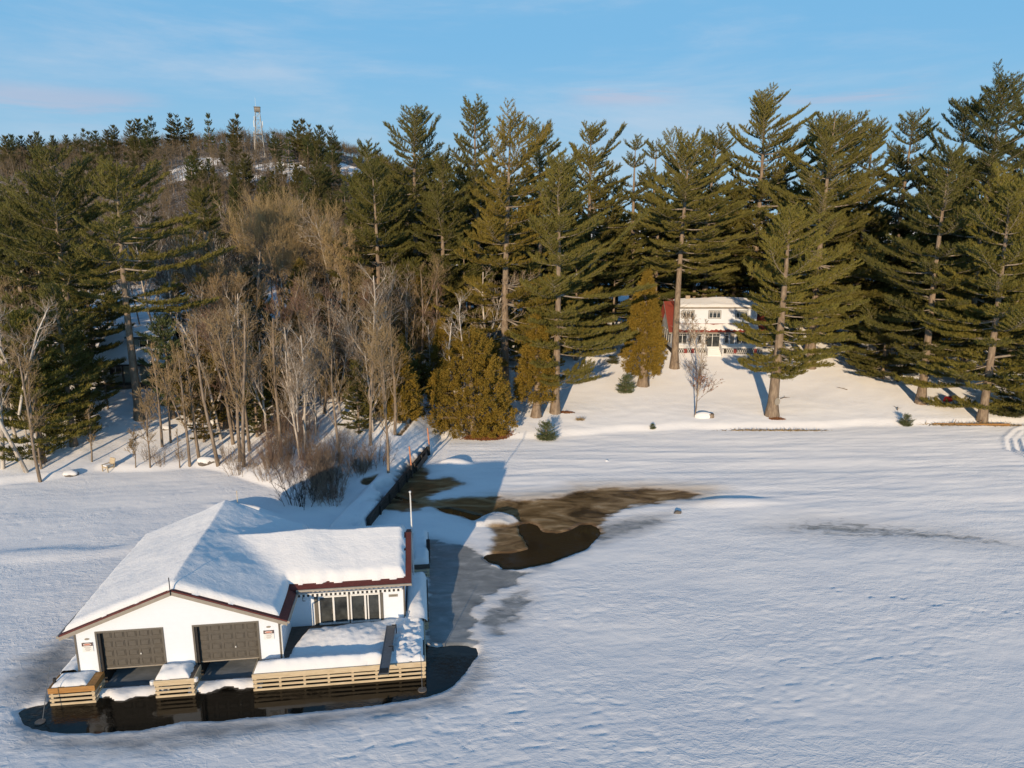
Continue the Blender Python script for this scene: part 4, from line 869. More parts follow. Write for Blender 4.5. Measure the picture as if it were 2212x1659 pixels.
# left side windows
for k in range(5):
    y0=.5+k*1.35; f=MB(); f.box(-.05,-.001,y0,y0+1.05,1.4,3.0); o=f.build('window',M['white'],house); MB().box(-.058,-.0505,y0+.1,y0+.95,1.5,2.9).build('pane',M['glass'],o)
# main roof, front slope from eave to ridge, split round the dormer
def slope(mb,x0,x1,y0,z0,y1,z1,th=.14): mb.hexa([(x0,y0,z0),(x1,y0,z0),(x1,y1,z1),(x0,y1,z1),(x0,y0,z0+th),(x1,y0,z0+th),(x1,y1,z1+th),(x0,y1,z1+th)])
rf=MB(); sl_=(RZ-EV)/(DP/2); ye=-.55; ze=EV-.55*sl_*.62
slope(rf,-.55,LW+.55,ye,ze+.15,DP/2,RZ); slope(rf,-.55,LW+.55,DP/2,RZ,DP+.55,EV-.45*sl_*.8)
ro=rf.build('roof',M['red_roof'],house)
tr=MB(); tr.hexa([(-.6,ye,ze),(-.55,ye,ze),(-.55,DP/2,RZ-.12),(-.6,DP/2,RZ-.12),(-.6,ye,ze+.24),(-.55,ye,ze+.24),(-.55,DP/2,RZ+.12),(-.6,DP/2,RZ+.12)])
tr.box(-.6,LW+.6,ye-.04,ye-.002,ze+.02,ze+.24); tr.build('roof_trim',M['taupe_light'],house)
MB().box(2.6,3.2,DP/2+.2,DP/2+.8,RZ-.5,RZ+.9).build('chimney',simple('tan stucco',(.45,.36,.27),.8),ro)
# dormer storey
dz0=EV+1.05; dz1=EV+3.15; dy=.62
w=MB(); w.box(.9,LW-.9,dy,DP/2+.6,dz0-.35,dz1); dm=w.build('dormer',M['siding'],house)
w=MB(); slope(w,.45,LW-.45,dy-.5,dz1-.02,DP/2+1.6,dz1+.62,.14); w.build('roof',M['red_roof'],dm)
w=MB(); w.box(.45,LW-.45,dy-.54,dy-.502,dz1-.04,dz1+.15); w.build('gutter',M['taupe_light'],dm)
for x in (1.35,5.0,8.7): win(dm,x,dy-.002,dz0+.62,1.75,1.12,3,rows=2)
# steps with white railings
stp=MB()
for k in range(4): stp.box(4.7,6.5,-.45-.38*k,-.07-.38*k if k else -.05,-.4,FZ-.02-.2*k)
stp.build('steps',M['snow'],house)
for x in (4.55,6.55):
    m=MB(); m.hexa([(x,-.05,FZ),(x+.1,-.05,FZ),(x+.1,-1.7,.0),(x,-1.7,.0),(x,-.05,FZ+.75),(x+.1,-.05,FZ+.75),(x+.1,-1.7,.75),(x,-1.7,.75)][:4][::1]+[(x,-.05,FZ+.75),(x+.1,-.05,FZ+.75),(x+.1,-1.7,.75),(x,-1.7,.75)]); m.box(x-.03,x+.13,-1.85,-1.7,-.2,.95); m.build('railing',M['white'],house)
def snow_slab(name,nu,nv,fn,label,mat=None):
    """fn(s,t)->(x,y,z) with s,t in 0..1, world coordinates"""
    s,t=np.meshgrid(np.linspace(0,1,nu),np.linspace(0,1,nv)); X_,Y_,Z_=fn(s,t); I=np.arange(nu*nv).reshape(nv,nu)
    F=np.stack([I[:-1,:-1].ravel(),I[:-1,1:].ravel(),I[1:,1:].ravel(),I[1:,:-1].ravel()],1)
    return tag(link(name,arr_mesh(name,np.stack([X_.ravel(),Y_.ravel(),Z_.ravel()],1),F,mat or M['snow'],True)),label,'snow',kind='stuff')
def pf(s,t,r=.06): 
    e_=np.minimum(np.minimum(s,1-s)*1.0,np.minimum(t,1-t)*.6); return np.sqrt(np.clip(1-(1-np.clip(e_/r,0,1))**2,0,1))
def f1(s,t):
    x=.95+s*(LW-1.5); j=.18*fbm(s*14,t*0,101,3)*(1-t); y=dy-.42+t*(DP/2+1.4-dy)+j; z=dz1+.14+(y-dy+.5)/(DP/2+2.1-dy)*.64+.30*pf(s,t)*(1+.25*fbm(s*6,t*3,102,2))+.30*np.exp(-((s-.62)/.22)**2)*np.exp(-((t-.75)/.3)**2)-.01
    return HX+x,HY+y,HZ+z
snow_slab('roof_snow',70,24,f1,"snow on the white house's upper roof")
def f2(s,t):
    x=.85+s*(LW-1.6); e0=-.42+.30*(fbm(s*22,t*0,104,3)+.5); y=e0+t*(dy-.08-e0)*(1-.25*(fbm(s*9,t*0+3,105,2)+.3)); zz=ze+.15+(y-ye)*(RZ-ze-.15)/(DP/2-ye)+.14
    return HX+x,HY+y,HZ+zz+.16*pf(s,t,.1)-.01
snow_slab('roof_snow',120,10,f2,"ragged strip of snow on the white house's lower porch roof")
# red roofed shed left of the house
sx_,sy_=13.35,104.4; sz_=gz(14,104)
sh=empty('garden_shed',(sx_,sy_,sz_),0,'small white shed with a red lean-to roof half hidden left of the slim cedar','shed')
w=MB(); w.box(0,2.9,0,2.4,-.3,2.0); w.build('wall',M['siding'],sh)
w=MB(); slope(w,-.2,3.1,-.3,1.95,2.6,2.95,.1); w.build('roof',M['red_roof'],sh)
w=MB(); w.box(1.1,1.9,-.04,-.002,0,1.8); w.build('door',M['red'],sh); w=MB(); w.box(.3,.8,-.03,-.002,.9,1.5); w.build('window',M['glass'],sh)
w=MB(); w.box(2.0,2.4,-.03,-.002,0,1.9); w.build('trim',M['taupe'],sh)
snow_slab('roof_snow',20,12,lambda s,t:(sx_+.7+s*2.3,sy_+.2+t*2.3,sz_+2.15+t*.8+.35*pf(s,t,.3)),'snow on the small shed roof left of the slim cedar')
# the snowy cottage on the left
cx,cy=-44.0,76.3; cz=gz(-41,76)
ct=empty('cottage',(cx,cy,cz),R(4),'pale green cottage under a snowy dormered roof, deep in the left trees','cottage')
M['pale_green']=simple('pale grey green siding',(.33,.36,.31),.6,.08)
w=MB(); w.box(0,6.6,0,6,.3,2.75); w.prism([(0,.3,2.75),(0,5.7,2.75),(0,3,5.6)],(6.6,0,0)); w.build('wall',M['pale_green'],ct)
w=MB(); slope(w,-.5,7.1,-1.5,2.35,3,5.85,.13); slope(w,-.5,7.1,3,5.85,6.6,2.75,.13); cr=w.build('roof',M['dark_wood'],ct)
w=MB(); w.box(3.1,6.2,.35,3.2,3.3,5.25); dmr=w.build('dormer',M['pale_green'],ct)
w=MB(); slope(w,2.7,6.6,-.15,5.1,3.4,6.0,.12); w.build('roof',M['dark_wood'],dmr)
win(dmr,3.9,.348,3.95,1.9,1.0,2,'black')
w=MB()
for x in (0,2.6,6.4): w.box(x,x+.15,-1.4,-1.25,-.2,2.4)
w.build('porch_post',M['grey_wood'],ct)
w=MB(); w.box(-.2,6.8,-1.5,-.002,-.2,.3); w.build('porch_deck',M['grey_wood'],ct)
win(ct,.6,-.002,1.1,1.5,1.2,2,'white'); win(ct,4.8,-.002,1.1,1.3,1.2,2,'white'); d_=MB(); d_.box(3,3.9,-.05,-.003,.32,2.3); d_.build('door',M['white'],ct)
c4,s4=math.cos(R(4)),math.sin(R(4))
def cw(x,y,z): return cx+x*c4-y*s4, cy+x*s4+y*c4, cz+z
snow_slab('roof_snow',60,30,lambda s,t:cw(-.45+s*7.5,-1.42+t*4.4,2.35+.13+(t*4.4+.08)*(3.5/4.5)+.24*pf(s,t,.06)*(1+.3*fbm(s*5,t*4,111,2))),'snow sheet on the front roof slope of the cottage in the trees')
snow_slab('roof_snow',30,20,lambda s,t:cw(2.75+s*3.8,-.1+t*3.3,5.1+.12+t*3.3*.25+.24*pf(s,t,.1)),'snow on the dormer roof of the cottage in the trees')
# ---------------------------------------------------------------- lookout tower on the hill
tx,ty=-113.5,341.0; tz=gz(tx,ty)-.5
tw=empty('lookout_tower',(tx,ty,tz),R(14),'steel lattice fire lookout tower with a boxy cab on the hilltop','tower')
TH=19.4; b0,b1=2.1,.95
def leg(s1,s2,t): k=b0+(b1-b0)*min(1,t); return (s1*k,s2*k,TH*t)
for s1 in (-1,1):
    for s2 in (-1,1): MB().bar(leg(s1,s2,0),leg(s1,s2,1),.15,.11,6).build('leg',M['steel'],tw)
m=MB(); NS=6
for i in range(NS+1):
    t=i/NS; c_=[leg(-1,-1,t),leg(1,-1,t),leg(1,1,t),leg(-1,1,t)]
    for k in range(4): m.bar(c_[k],c_[(k+1)%4],.07,n=4)
    if i<NS:
        t2=(i+1)/NS; d2=[leg(-1,-1,t2),leg(1,-1,t2),leg(1,1,t2),leg(-1,1,t2)]
        for k in range(4): m.bar(c_[k],d2[(k+1)%4],.07,n=4); m.bar(c_[(k+1)%4],d2[k],.07,n=4)
m.build('brace',M['steel'],tw)
m=MB(); m.box(-1.7,1.7,-1.7,1.7,TH*.5,TH*.5+.3); m.build('platform',M['taupe'],tw)
m=MB(); m.box(-1.25,1.25,-1.25,1.25,TH+.05,TH+.9); m.box(-1.25,1.25,-1.25,1.25,TH+1.7,TH+1.95)
for a in (-1.25,-.45,.33,1.13): m.box(a,a+.12,-1.25,-1.13,TH+.9,TH+1.7); m.box(a,a+.12,1.13,1.25,TH+.9,TH+1.7); m.box(-1.25,-1.13,a,a+.12,TH+.9,TH+1.7); m.box(1.13,1.25,a,a+.12,TH+.9,TH+1.7)
m.box(-1.4,1.4,-1.4,1.4,TH+1.952,TH+2.15); cab=m.build('cab',M['taupe'],tw)
m=MB(); m.box(-1.1,1.1,-1.1,1.1,TH+.92,TH+1.68); m.build('pane',M['taupe_light'],cab)
MB().bar((-.6,-.3,TH+2.15),(-.6,-.3,TH+6.2),.06,.04,5).build('antenna',M['white_metal'],tw)
for (x,y,z_) in ((-1.75,-1.6,.66),(1.9,-1.6,.70),(-1.9,0,.72),(1.8,.4,.66),(-1.4,-1.7,.8)):
    m=MB(); m.box(x-.15,x+.15,y-.1,y+.1,TH*z_,TH*z_+1.8); m.build('panel_antenna',M['white_metal'],tw)
MB().bar((-112.3,330,gz(-112.3,330)-1),(-112.0,330,gz(-112.3,330)+12),.22,.15,6).build('snag',M['birch'])
tag(bpy.data.objects['snag'],'bare white dead trunk leaning on the hillside left of the tower','dead tree')
# ---------------------------------------------------------------- vegetation
def segs_mesh(A,B,ra,rb,n=3):
    """straight tapered sticks; arrays (k,3),(k,3),(k),(k)"""
    A=np.asarray(A,float); B=np.asarray(B,float); ra=np.asarray(ra,float); rb=np.asarray(rb,float)
    d=B-A; L=np.linalg.norm(d,axis=1)+1e-9; d/=L[:,None]; ref=np.where(np.abs(d[:,2:3])<.9,np.array([[0,0,1.]]),np.array([[1.,0,0]])); u=np.cross(d,ref); u/=np.linalg.norm(u,axis=1)[:,None]; w=np.cross(d,u)
    k=len(A); t=np.arange(n)*2*np.pi/n; c=np.cos(t)[None,:,None]; s=np.sin(t)[None,:,None]; ring=u[:,None]*c+w[:,None]*s
    V=np.concatenate([A[:,None]+ring*ra[:,None,None],B[:,None]+ring*rb[:,None,None]],1).reshape(-1,3)
    base=(np.arange(k)*2*n)[:,None]; i=np.arange(n); j=(i+1)%n
    F=np.stack([base+i,base+j,base+n+j,base+n+i],2).reshape(-1,4); return V,F
class Sticks:
    def __init__(s): s.a=[];s.b=[];s.ra=[];s.rb=[]
    def add(s,a,b,ra,rb): s.a.append(a);s.b.append(b);s.ra.append(ra);s.rb.append(rb)
    def addv(s,A,B,ra,rb):
        s.a+=list(A); s.b+=list(B); s.ra+=list(ra); s.rb+=list(rb)
    def mesh(s,name,mat,n): V,F=segs_mesh(s.a,s.b,s.ra,s.rb,n); return arr_mesh(name,V,F,mat,False)
def unit(v): return v/ (np.linalg.norm(v,axis=-1,keepdims=True)+1e-9)
def pine_meshes(seed,H,Rr,cb,flag,dense=1.0,blade=1.0,lean=0,wide=1.5,stout=1.2):
    """white pine: trunk, whorled limbs that carry separate upswept boughs, needles"""
    rs=np.random.RandomState(seed); tr=Sticks()
    r0=(.011*H+.05)*stout; nS=14; ph=rs.rand()*6
    pe=rs.uniform(1.6,2.6); pq=rs.uniform(.65,.85); w0=rs.uniform(.5,.85); wz=rs.uniform(.2,.4); gap=rs.uniform(.028,.040)
    def tp(t):
        t=t*.955
        return np.array([math.sin(t*3+ph)*.014*H*t+lean*t*t*H,math.cos(t*2.3+ph)*.010*H*t,t*H])
    ts=np.linspace(0,1,nS+1)
    for i in range(nS):
        f=lambda t:r0*(1-t)**.8+.02+(.55*r0*math.exp(-t*45))
        tr.add(tp(ts[i])-(np.array([0,0,.4]) if i==0 else 0),tp(ts[i+1]),f(ts[i]),f(ts[i+1]))
    limbs=Sticks(); P_=[];D_=[];U_=[]
    def limb(org,az,L,el,leafy=True,up=.2):
        m=6 if L>2 else 4; ca,sa=math.cos(az),math.sin(az); s=np.linspace(0,1,m+1); wob=rs.uniform(-.16,.16)
        pts=org+np.stack([L*s*math.cos(el)*ca-L*wob*s*s*sa+flag*L*.5*s*s,L*s*math.cos(el)*sa+L*wob*s*s*ca,L*(s*math.sin(el)+up*s*s-.06*np.sin(s*3.1))],1)
        rr=(.008+.0115*L)*(1-s*.85); limbs.addv(pts[:-1],pts[1:],rr[:-1],rr[1:])
        ns=max(3,int(L/.22*dense)); sp=np.linspace((.08+.18*max(0,1-2*abs(el))) if L>1.5 else .08,1.0,ns)+rs.uniform(-.02,.02,ns); sp=np.clip(sp,0,.999)
        fi=sp*m; ii=np.minimum(fi.astype(int),m-1); fr=(fi-ii)[:,None]; base=pts[ii]*(1-fr)+pts[ii+1]*fr; dr=unit(pts[ii+1]-pts[ii])
        side=unit(np.cross(dr,np.array([0,0,1.])))*np.where(np.arange(ns)%2,1,-1)[:,None]
        sl=(.35+L*.30*np.sin(np.clip((sp-.2)/.8,0,1)*math.pi*.92+.12))*rs.uniform(.65,1.2,ns); sl=np.clip(sl,.3,1.9)
        sd=unit(dr*rs.uniform(.6,1.0,(ns,1))+side*rs.uniform(.5,1.0,(ns,1))+np.array([flag*.5,0,.16])+rs.normal(0,.07,(ns,3)))
        end=base+sd*sl[:,None]+np.array([0,0,.05])
        if not leafy:
            k=rs.rand(ns)<.5; limbs.addv(base[k],end[k],np.full(k.sum(),.016),np.full(k.sum(),.006)); return
        th=sl>.5
        if th.any(): limbs.addv(base[th],end[th],.012+.007*sl[th],np.full(th.sum(),.005))
        nt_=np.maximum(2,(sl/.13).astype(int)); idx=np.repeat(np.arange(ns),nt_); fr2=np.concatenate([np.linspace(.2,1,a) for a in nt_])[:,None]
        P_.append(base[idx]*(1-fr2)+end[idx]*fr2); D_.append(sd[idx]); U_.append(np.full(len(idx),.75-.35*math.sin(max(el,0))))
        n2=max(2,int(L*.5/.14)); s3=np.linspace(.5,1,n2); fi=s3*m; i3=np.minimum(fi.astype(int),m-1); f3=(fi-i3)[:,None]
        P_.append(pts[i3]*(1-f3)+pts[i3+1]*f3); D_.append(unit(pts[i3+1]-pts[i3])); U_.append(np.full(n2,.6))
    t=cb; az0=rs.rand()*6.28; nx,ny=rs.rand(2)*50
    while t<.975:
        tt=(t-cb)/(1-cb); n=rs.randint(4,7) if tt<.85 else 5
        for q in range(n):
            az=az0+q*6.283/n+rs.uniform(-.5,.5)
            prof=(1-tt**pe)**pq*(w0+(1-w0)*min(1,tt/wz))
            lum=1+.75*float(perlin(np.array(tt*4.5+nx),np.array(az*.8+ny),3))
            L=wide*Rr*prof*rs.uniform(.7,1.15)*min(max(lum,.6),1.35)
            if rs.rand()<.12: L*=.4
            L*=1+flag*.75*math.cos(az)
            L=max(L,(.8+.8*float(sstep(.5,.95,tt)))*H/27*(1 if H>8 else .6)); el=math.radians(-8+48*tt**1.7+rs.uniform(-8,8))
            if tt>.2 and rs.rand()<.05: el+=.5; L*=1.25
            limb(tp(t),az,L,el,up=.07+.12*rs.rand())
        t+=gap*rs.uniform(.75,1.3)*(1-.35*float(sstep(.7,.95,tt)))*(1+1.1*(rs.rand()<.13))*(26/H)**.4; az0+=1.2
    for k in range(int(9 if cb>.2 else 4)):
        tb=rs.uniform(.35,1.15)*cb; 
        if tb*H>2: limb(tp(tb),rs.rand()*6.28,rs.uniform(.5,1.6)*H/26,rs.uniform(-.2,.15),False)
    P=np.concatenate(P_); D=np.concatenate(D_); U=np.concatenate(U_)[:,None]; n=len(P); nb=7 if blade<1.3 else 5
    P=np.repeat(P,nb,0)+rs.normal(0,.055,(n*nb,3)); D=np.repeat(D,nb,0); U=np.repeat(U,nb,0)
    a=unit(D*.8+np.concatenate([flag*.3+0*U,0*U,U],1)+rs.normal(0,.36,D.shape)); ln=rs.uniform(.17,.34,(len(P),1))*blade; sd=unit(np.cross(a,rs.normal(0,1,a.shape)))*rs.uniform(.022,.04,(len(P),1))*blade
    V=np.concatenate([P-sd,P+sd,P+a*ln]); m_=len(P); F=np.stack([np.arange(m_),np.arange(m_)+m_,np.arange(m_)+2*m_],1)
    tr_m=tr.mesh('trunk',M['pine_bark'],9); li_m=limbs.mesh('limbs',M['limb'],4); fo_m=arr_mesh('crown',V,F,M['leaf'])
    return tr_m,li_m,fo_m
def put_tree(name,parts,loc,rz=0,sc=(1,1,1),color=(1,1,1),label=None,cat='tree',group=None):
    r=empty(name,loc,rz,label,cat,group); r.scale=sc
    for nm,me,colr in parts: link(nm,me,r,colr or color)
    return r
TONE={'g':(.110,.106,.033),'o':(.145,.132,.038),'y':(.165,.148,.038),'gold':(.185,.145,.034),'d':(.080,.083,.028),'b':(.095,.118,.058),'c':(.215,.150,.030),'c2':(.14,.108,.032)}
LIMBC=(1,1,1)
ntri=0
for i,(x,y,H,Rr,cb,fl,tone,lab) in enumerate(PINES):
    far=y>100
    fl=fl if fl>.5 else fl*.6
    t_,l_,f_=pine_meshes(100+i,H,Rr*1.0,cb,fl,dense=.85 if far else 1.0,blade=1.12 if far else 1.0,lean=fl*.05,stout=1.9 if 'dish' in lab else 1.25)
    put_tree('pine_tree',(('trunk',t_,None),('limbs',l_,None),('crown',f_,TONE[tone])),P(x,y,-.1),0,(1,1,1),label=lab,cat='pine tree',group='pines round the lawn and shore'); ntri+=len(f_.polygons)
print('pine tris',ntri)
# cedar
def cedar_meshes(seed,H,Rr,cb):
    """cedar: overlapping clumps of upright sprays with dark gaps between them"""
    rs=np.random.RandomState(seed); z0=cb*H; hh=H-z0; pw=.5 if seed==300 else .72; nx=rs.rand()*40
    def rad(t,az): return Rr*(np.power(np.clip(1-t,0,1),pw)*(.55+.45*np.clip(t/.16,0,1)**.6))*(1+.36*perlin(az*.9+nx,t*4,7)+.30*perlin(az*2.2,t*12+nx,9))
    nc=int(2.2*math.pi*Rr*hh*.62*4.6); t=rs.beta(1.1,1.5,nc); az=rs.rand(nc)*2*np.pi; k=np.where(rs.rand(nc)<.75,rs.uniform(.82,1.05,nc),rs.uniform(.3,.8,nc)); r=rad(t,az)*k
    C=np.stack([r*np.cos(az),r*np.sin(az),z0+t*hh],1); per=15; O=np.stack([np.cos(az),np.sin(az),np.full(nc,.2)],1)
    P=np.repeat(C,per,0)+rs.normal(0,1,(nc*per,3))*np.array([.15,.15,.17]); o=np.repeat(O,per,0); nb=6
    P=np.repeat(P,nb,0)+rs.normal(0,.05,(len(P)*nb,3)); o=np.repeat(o,nb,0); P[:,2]=np.maximum(P[:,2],.15)
    a=unit(o*.5+np.array([0,0,.45])+rs.normal(0,.42,o.shape)); ln=rs.uniform(.13,.27,(len(P),1)); sd=unit(np.cross(a,rs.normal(0,1,a.shape)))*rs.uniform(.022,.042,(len(P),1))
    V=np.concatenate([P-sd,P+sd,P+a*ln]); m_=len(P); F=np.stack([np.arange(m_),np.arange(m_)+m_,np.arange(m_)+2*m_],1)
    s=Sticks(); rr=.035*H+.06
    for i in range(8):
        a_,b_=i/8,(i+1)/8; s.add(np.array([math.sin(a_*5)*.1,0,a_*H-(.3 if i==0 else 0)]),np.array([math.sin(b_*5)*.1,0,b_*H*.98]),rr*(1-a_)**.9+(.6*rr if i==0 else 0)+.02,rr*(1-b_)**.9+.02)
    for i in range(70):
        t=rs.uniform(.02,.9); az_=rs.rand()*6.28; q=float(rad(np.array(t),np.array(az_)))*.95; z=z0+t*hh; s.add(np.array([0,0,z-.2]),np.array([q*math.cos(az_),q*math.sin(az_),z+.15]),.035,.008)
    return s.mesh('trunk',M['pine_bark'],7),arr_mesh('crown',V,F,M['leaf'])
for i,(x,y,H,Rr,cb,tone,lab) in enumerate(CEDARS):
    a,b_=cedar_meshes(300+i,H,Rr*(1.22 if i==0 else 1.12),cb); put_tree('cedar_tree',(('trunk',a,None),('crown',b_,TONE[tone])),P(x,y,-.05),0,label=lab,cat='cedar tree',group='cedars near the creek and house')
# bare trees
def bare_meshes(seed,H,Rr,kind,levels=4,twigs=1.0,crook=.16,thin=1.0):
    rs=random.Random(seed); A=Sticks(); B=Sticks(); rtop=[0]
    def rv(s): return Vector((rs.gauss(0,s),rs.gauss(0,s),rs.gauss(0,s)))
    spread=min(1.15,Rr/(H*.5)*1.0)
    def grow(p,d,L,r,lv):
        n=4 if lv<2 else 3; st=A if lv<=(2 if kind=='w' else 1) else B; pts=[p]
        for i in range(n):
            d=(d+rv(crook*(1 if lv else .35))+Vector((0,0,.07+.03*lv))).normalized(); q=p+d*(L/n); ra=r*(1-.72*i/n) if lv else r*(1-.6*i/n); rb=r*(1-.72*(i+1)/n) if lv else r*(1-.6*(i+1)/n)
            st.add(tuple(p),tuple(q),max(ra,.0125),max(rb,.009)); p=q; pts.append((q,d,rb))
        if lv>=levels: return
        nc=[int(7+3*twigs),int(5+twigs),int(2+2*twigs) if kind=='y' else 3,int(1+1.5*twigs) if kind=='y' else 2,3][lv] if lv<5 else 2
        for k in range(nc):
            f=(.30+.68*(k+rs.random()*.6)/nc) if lv==0 else rs.uniform(.22,1.0); idx=min(n-1,int(f*n)); q,dd,_=pts[idx+1]; q0=pts[idx][0] if idx else pts[0]; q=q0+(q-q0)*(f*n-idx)
            az=rs.random()*6.283; u=dd.orthogonal().normalized(); w=dd.cross(u); ang=rs.uniform(.45,.95)*(.6+.5*spread) if lv==0 else rs.uniform(.35,.95)
            nd_=(dd*math.cos(ang)+(u*math.cos(az)+w*math.sin(az))*math.sin(ang)).normalized()
            if lv==0: Lc=Rr*rs.uniform(.8,1.3)*(1.15-.55*f)
            else: Lc=L*rs.uniform(.38,.68)
            grow(q,nd_,Lc,max(r*(.40 if lv==0 else .5)*(1-.45*f),.0075),lv+1)
        
    r0=(.0095*H+.02)*thin
    for k in range({'w':2,'y':3}.get(kind,rs.choice((0,0,1)))):   # forks
        az=rs.random()*6.283; a=rs.uniform(.28,.55); z=H*rs.uniform(.22,.5)
        grow(Vector((0,0,z)),Vector((math.sin(a)*math.cos(az),math.sin(a)*math.sin(az),math.cos(a))),H*rs.uniform(.42,.6),r0*.62,0)
    grow(Vector((0,0,-.3)),Vector((rs.uniform(-.06,.06),rs.uniform(-.05,.05),1)).normalized(),H*.86,r0,0)
    return A,B
TW={'w':(.31,.23,.15),'b':(.31,.22,.11),'y':(.40,.29,.14),'r':(.22,.13,.09),'l':(.17,.12,.09)}
def bare_parts(seed,H,Rr,kind,levels=4,twigs=1.0,crook=.16,thin=1.0):
    A,B=bare_meshes(seed,H,Rr,kind,levels,twigs,crook,thin); zs=max(b[2] for b in (B.b or A.b)); k=H/zs
    tm=A.mesh('trunk',M['birch'] if kind=='w' else M['bark'],6); cm=B.mesh('crown',M['twig'],3)
    return (('trunk',tm,None),('crown',cm,TW[kind])),k
nt_=0
for i,(x,y,H,Rr,kind,lab) in enumerate(BARE):
    big=Rr>5; pole='limbless' in lab and 'near' in lab
    levels=2 if 'nearly limbless' in lab else 4; cr=.26 if kind=='w' else .15
    if 'dead white' in lab: cr=.34; levels=3
    parts,k=bare_parts(500+i,H,Rr,kind,levels,2.6 if kind=='y' else 1.0,cr,1.25 if big else 1.0)
    o=put_tree('bare_tree',parts,P(x,y),0,(min(k,1.15),min(k,1.15),k),label=lab,cat='bare tree',group='bare trees along the shore')
    nt_+=len(parts[1][1].polygons)
    if kind=='l':
        rs_=np.random.RandomState(5); me=parts[1][1]; co=np.zeros(len(me.vertices)*3); me.vertices.foreach_get('co',co); co=co.reshape(-1,3); co=co[co[:,2]<H*.66]; p_=co[rs_.randint(0,len(co),380)]; d_=unit(rs_.normal(0,1,p_.shape)); s_=unit(np.cross(d_,rs_.normal(0,1,p_.shape)))*.045
        link('leaves',arr_mesh('leaves',np.concatenate([p_-s_,p_+s_,p_+d_*.16]),np.stack([np.arange(380),np.arange(380)+380,np.arange(380)+760],1),simple('russet dead leaves',(.30,.13,.06),.8)),o)
print('bare polys',nt_)
# repeats -------------------------------------------------------------
def proto_copy(parts,n): return parts
rnd=random.Random(5)
def far_ok(x,y):
    # keep clear of the buildings and the lawn
    if y<shore_y(x)+4: return False
    if 8<x<50 and y<94: return False
    if 20<x<36.5 and 94<y<109: return False
    if 11<x<19 and 98<y<109: return False
    if -50<x<-36 and 56<y<86 and x>-46: return False
    return True
def shore_y(x): return float(np.interp(x,_sx,_sy))
BP=[]
for k in range(6):
    kd='b' if k<4 else ('r' if k<5 else 'w'); BP.append((bare_parts(900+k,14,[2.3,2.9,3.4,2.8,2.4,2.8][k],kd,4,1.0,.14),14))
def place_bare(x,y,H,label,group,k=None,col=None):
    k=rnd.choice((0,1,2,3,4,5,5,5)) if k is None else k; (parts,kk),h0=BP[k]; s=H/h0
    ps=[(n,m,c) for n,m,c in parts]
    if col: ps[1]=(ps[1][0],ps[1][1],col)
    return put_tree('bare_tree',ps,P(x,y),rnd.random()*6.28,(s*rnd.uniform(.85,1.2),s*rnd.uniform(.85,1.2),s*kk),label=label,cat='bare tree',group=group)
# bare grove between the cottage and the creek, thinning towards the ice
cnt=0; tries=0; used=[(x,y) for x,y,*_ in BARE]
while cnt<40 and tries<4000:
    tries+=1; y=rnd.uniform(54,84); x=rnd.uniform(-.45,-.085)*y*1.02
    if not far_ok(x,y) or min((x-a)**2+(y-b)**2 for a,b in used)<2.2: continue
    if x>-9 and y<72: continue
    used.append((x,y)); H=rnd.uniform(8,13)*(1 if y<66 else 1.1)
    place_bare(x,y,H,'slender bare tree, one of many filling the leafless grove between cottage and creek','bare trees filling the grove'); cnt+=1
for _ in range(22):   # far left edge behind the first pines
    y=rnd.uniform(56,76); x=-.70*y-rnd.uniform(-3,3)
    place_bare(x,y,rnd.uniform(8,13),'bare tree among the dark pines at the far left shore','bare trees at the far left')
TWT=[(.11,.078,.045),(.10,.062,.04),(.17,.118,.055),(.13,.092,.052),(.09,.066,.042)]
cnt=0
while cnt<150:   # brown slope below the hill
    y=86+114*rnd.random()**1.1; px=rnd.uniform(-.72,-.13); x=px*y
    if x>-22 and y<104: continue
    place_bare(x,y,rnd.uniform(11,16),'bare brown tree in the leafless wood rising behind the grove','bare trees on the slope behind the grove',col=rnd.choice(TWT)); cnt+=1
for _ in range(60):   # shaded understorey behind the house
    y=rnd.uniform(112,150); x=rnd.uniform(-.04,.62)*y
    place_bare(x,y,rnd.uniform(8,14),'bare stem in the shaded wood behind the white house','bare stems behind the house')
# pines behind
PP=[]
for k,(H,Rr,cb,fl) in enumerate(((28,4.2,.28,.1),(26,4.6,.15,.3),(30,4.0,.35,.15),(22,3.6,.08,.05))):
    t_,l_,f_=pine_meshes(700+k,H,Rr,cb,fl,.8,1.25); PP.append((t_,l_,f_,H))
def place_pine(x,y,H,label,group,k=None,tone='g',name='pine_tree'):
    k=rnd.randrange(4) if k is None else k; t_,l_,f_,h0=PP[k]; s=H/h0; c=TONE[tone]; j=rnd.uniform(.85,1.15); c=(c[0]*j*rnd.uniform(.92,1.1),c[1]*j,c[2]*j)
    return put_tree(name,(('trunk',t_,None),('limbs',l_,None),('crown',f_,c)),P(x,y,-.1),rnd.uniform(-.9,.9) if k==1 else rnd.random()*6.28,(s,s,s),label=label,cat='pine tree',group=group)
for i in range(46):
    y=104+(i%4)*9+rnd.uniform(-3,3); x=(-.19+.98*((i*.618)%1))*y
    if x<-26: continue
    if not far_ok(x,y): y+=14
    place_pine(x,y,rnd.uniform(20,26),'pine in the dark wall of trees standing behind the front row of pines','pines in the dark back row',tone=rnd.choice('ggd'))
for i in range(20):
    y=rnd.uniform(92,106); x=rnd.uniform(.66,.86)*y
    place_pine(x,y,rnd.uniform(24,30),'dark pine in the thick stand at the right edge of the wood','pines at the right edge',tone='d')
for i in range(12):
    y=rnd.uniform(86,112); x=rnd.uniform(-.80,-.60)*y
    place_pine(x,y,rnd.uniform(12,19),'dark pine of the stand behind the far left shore','pines behind the left shore',tone='d')
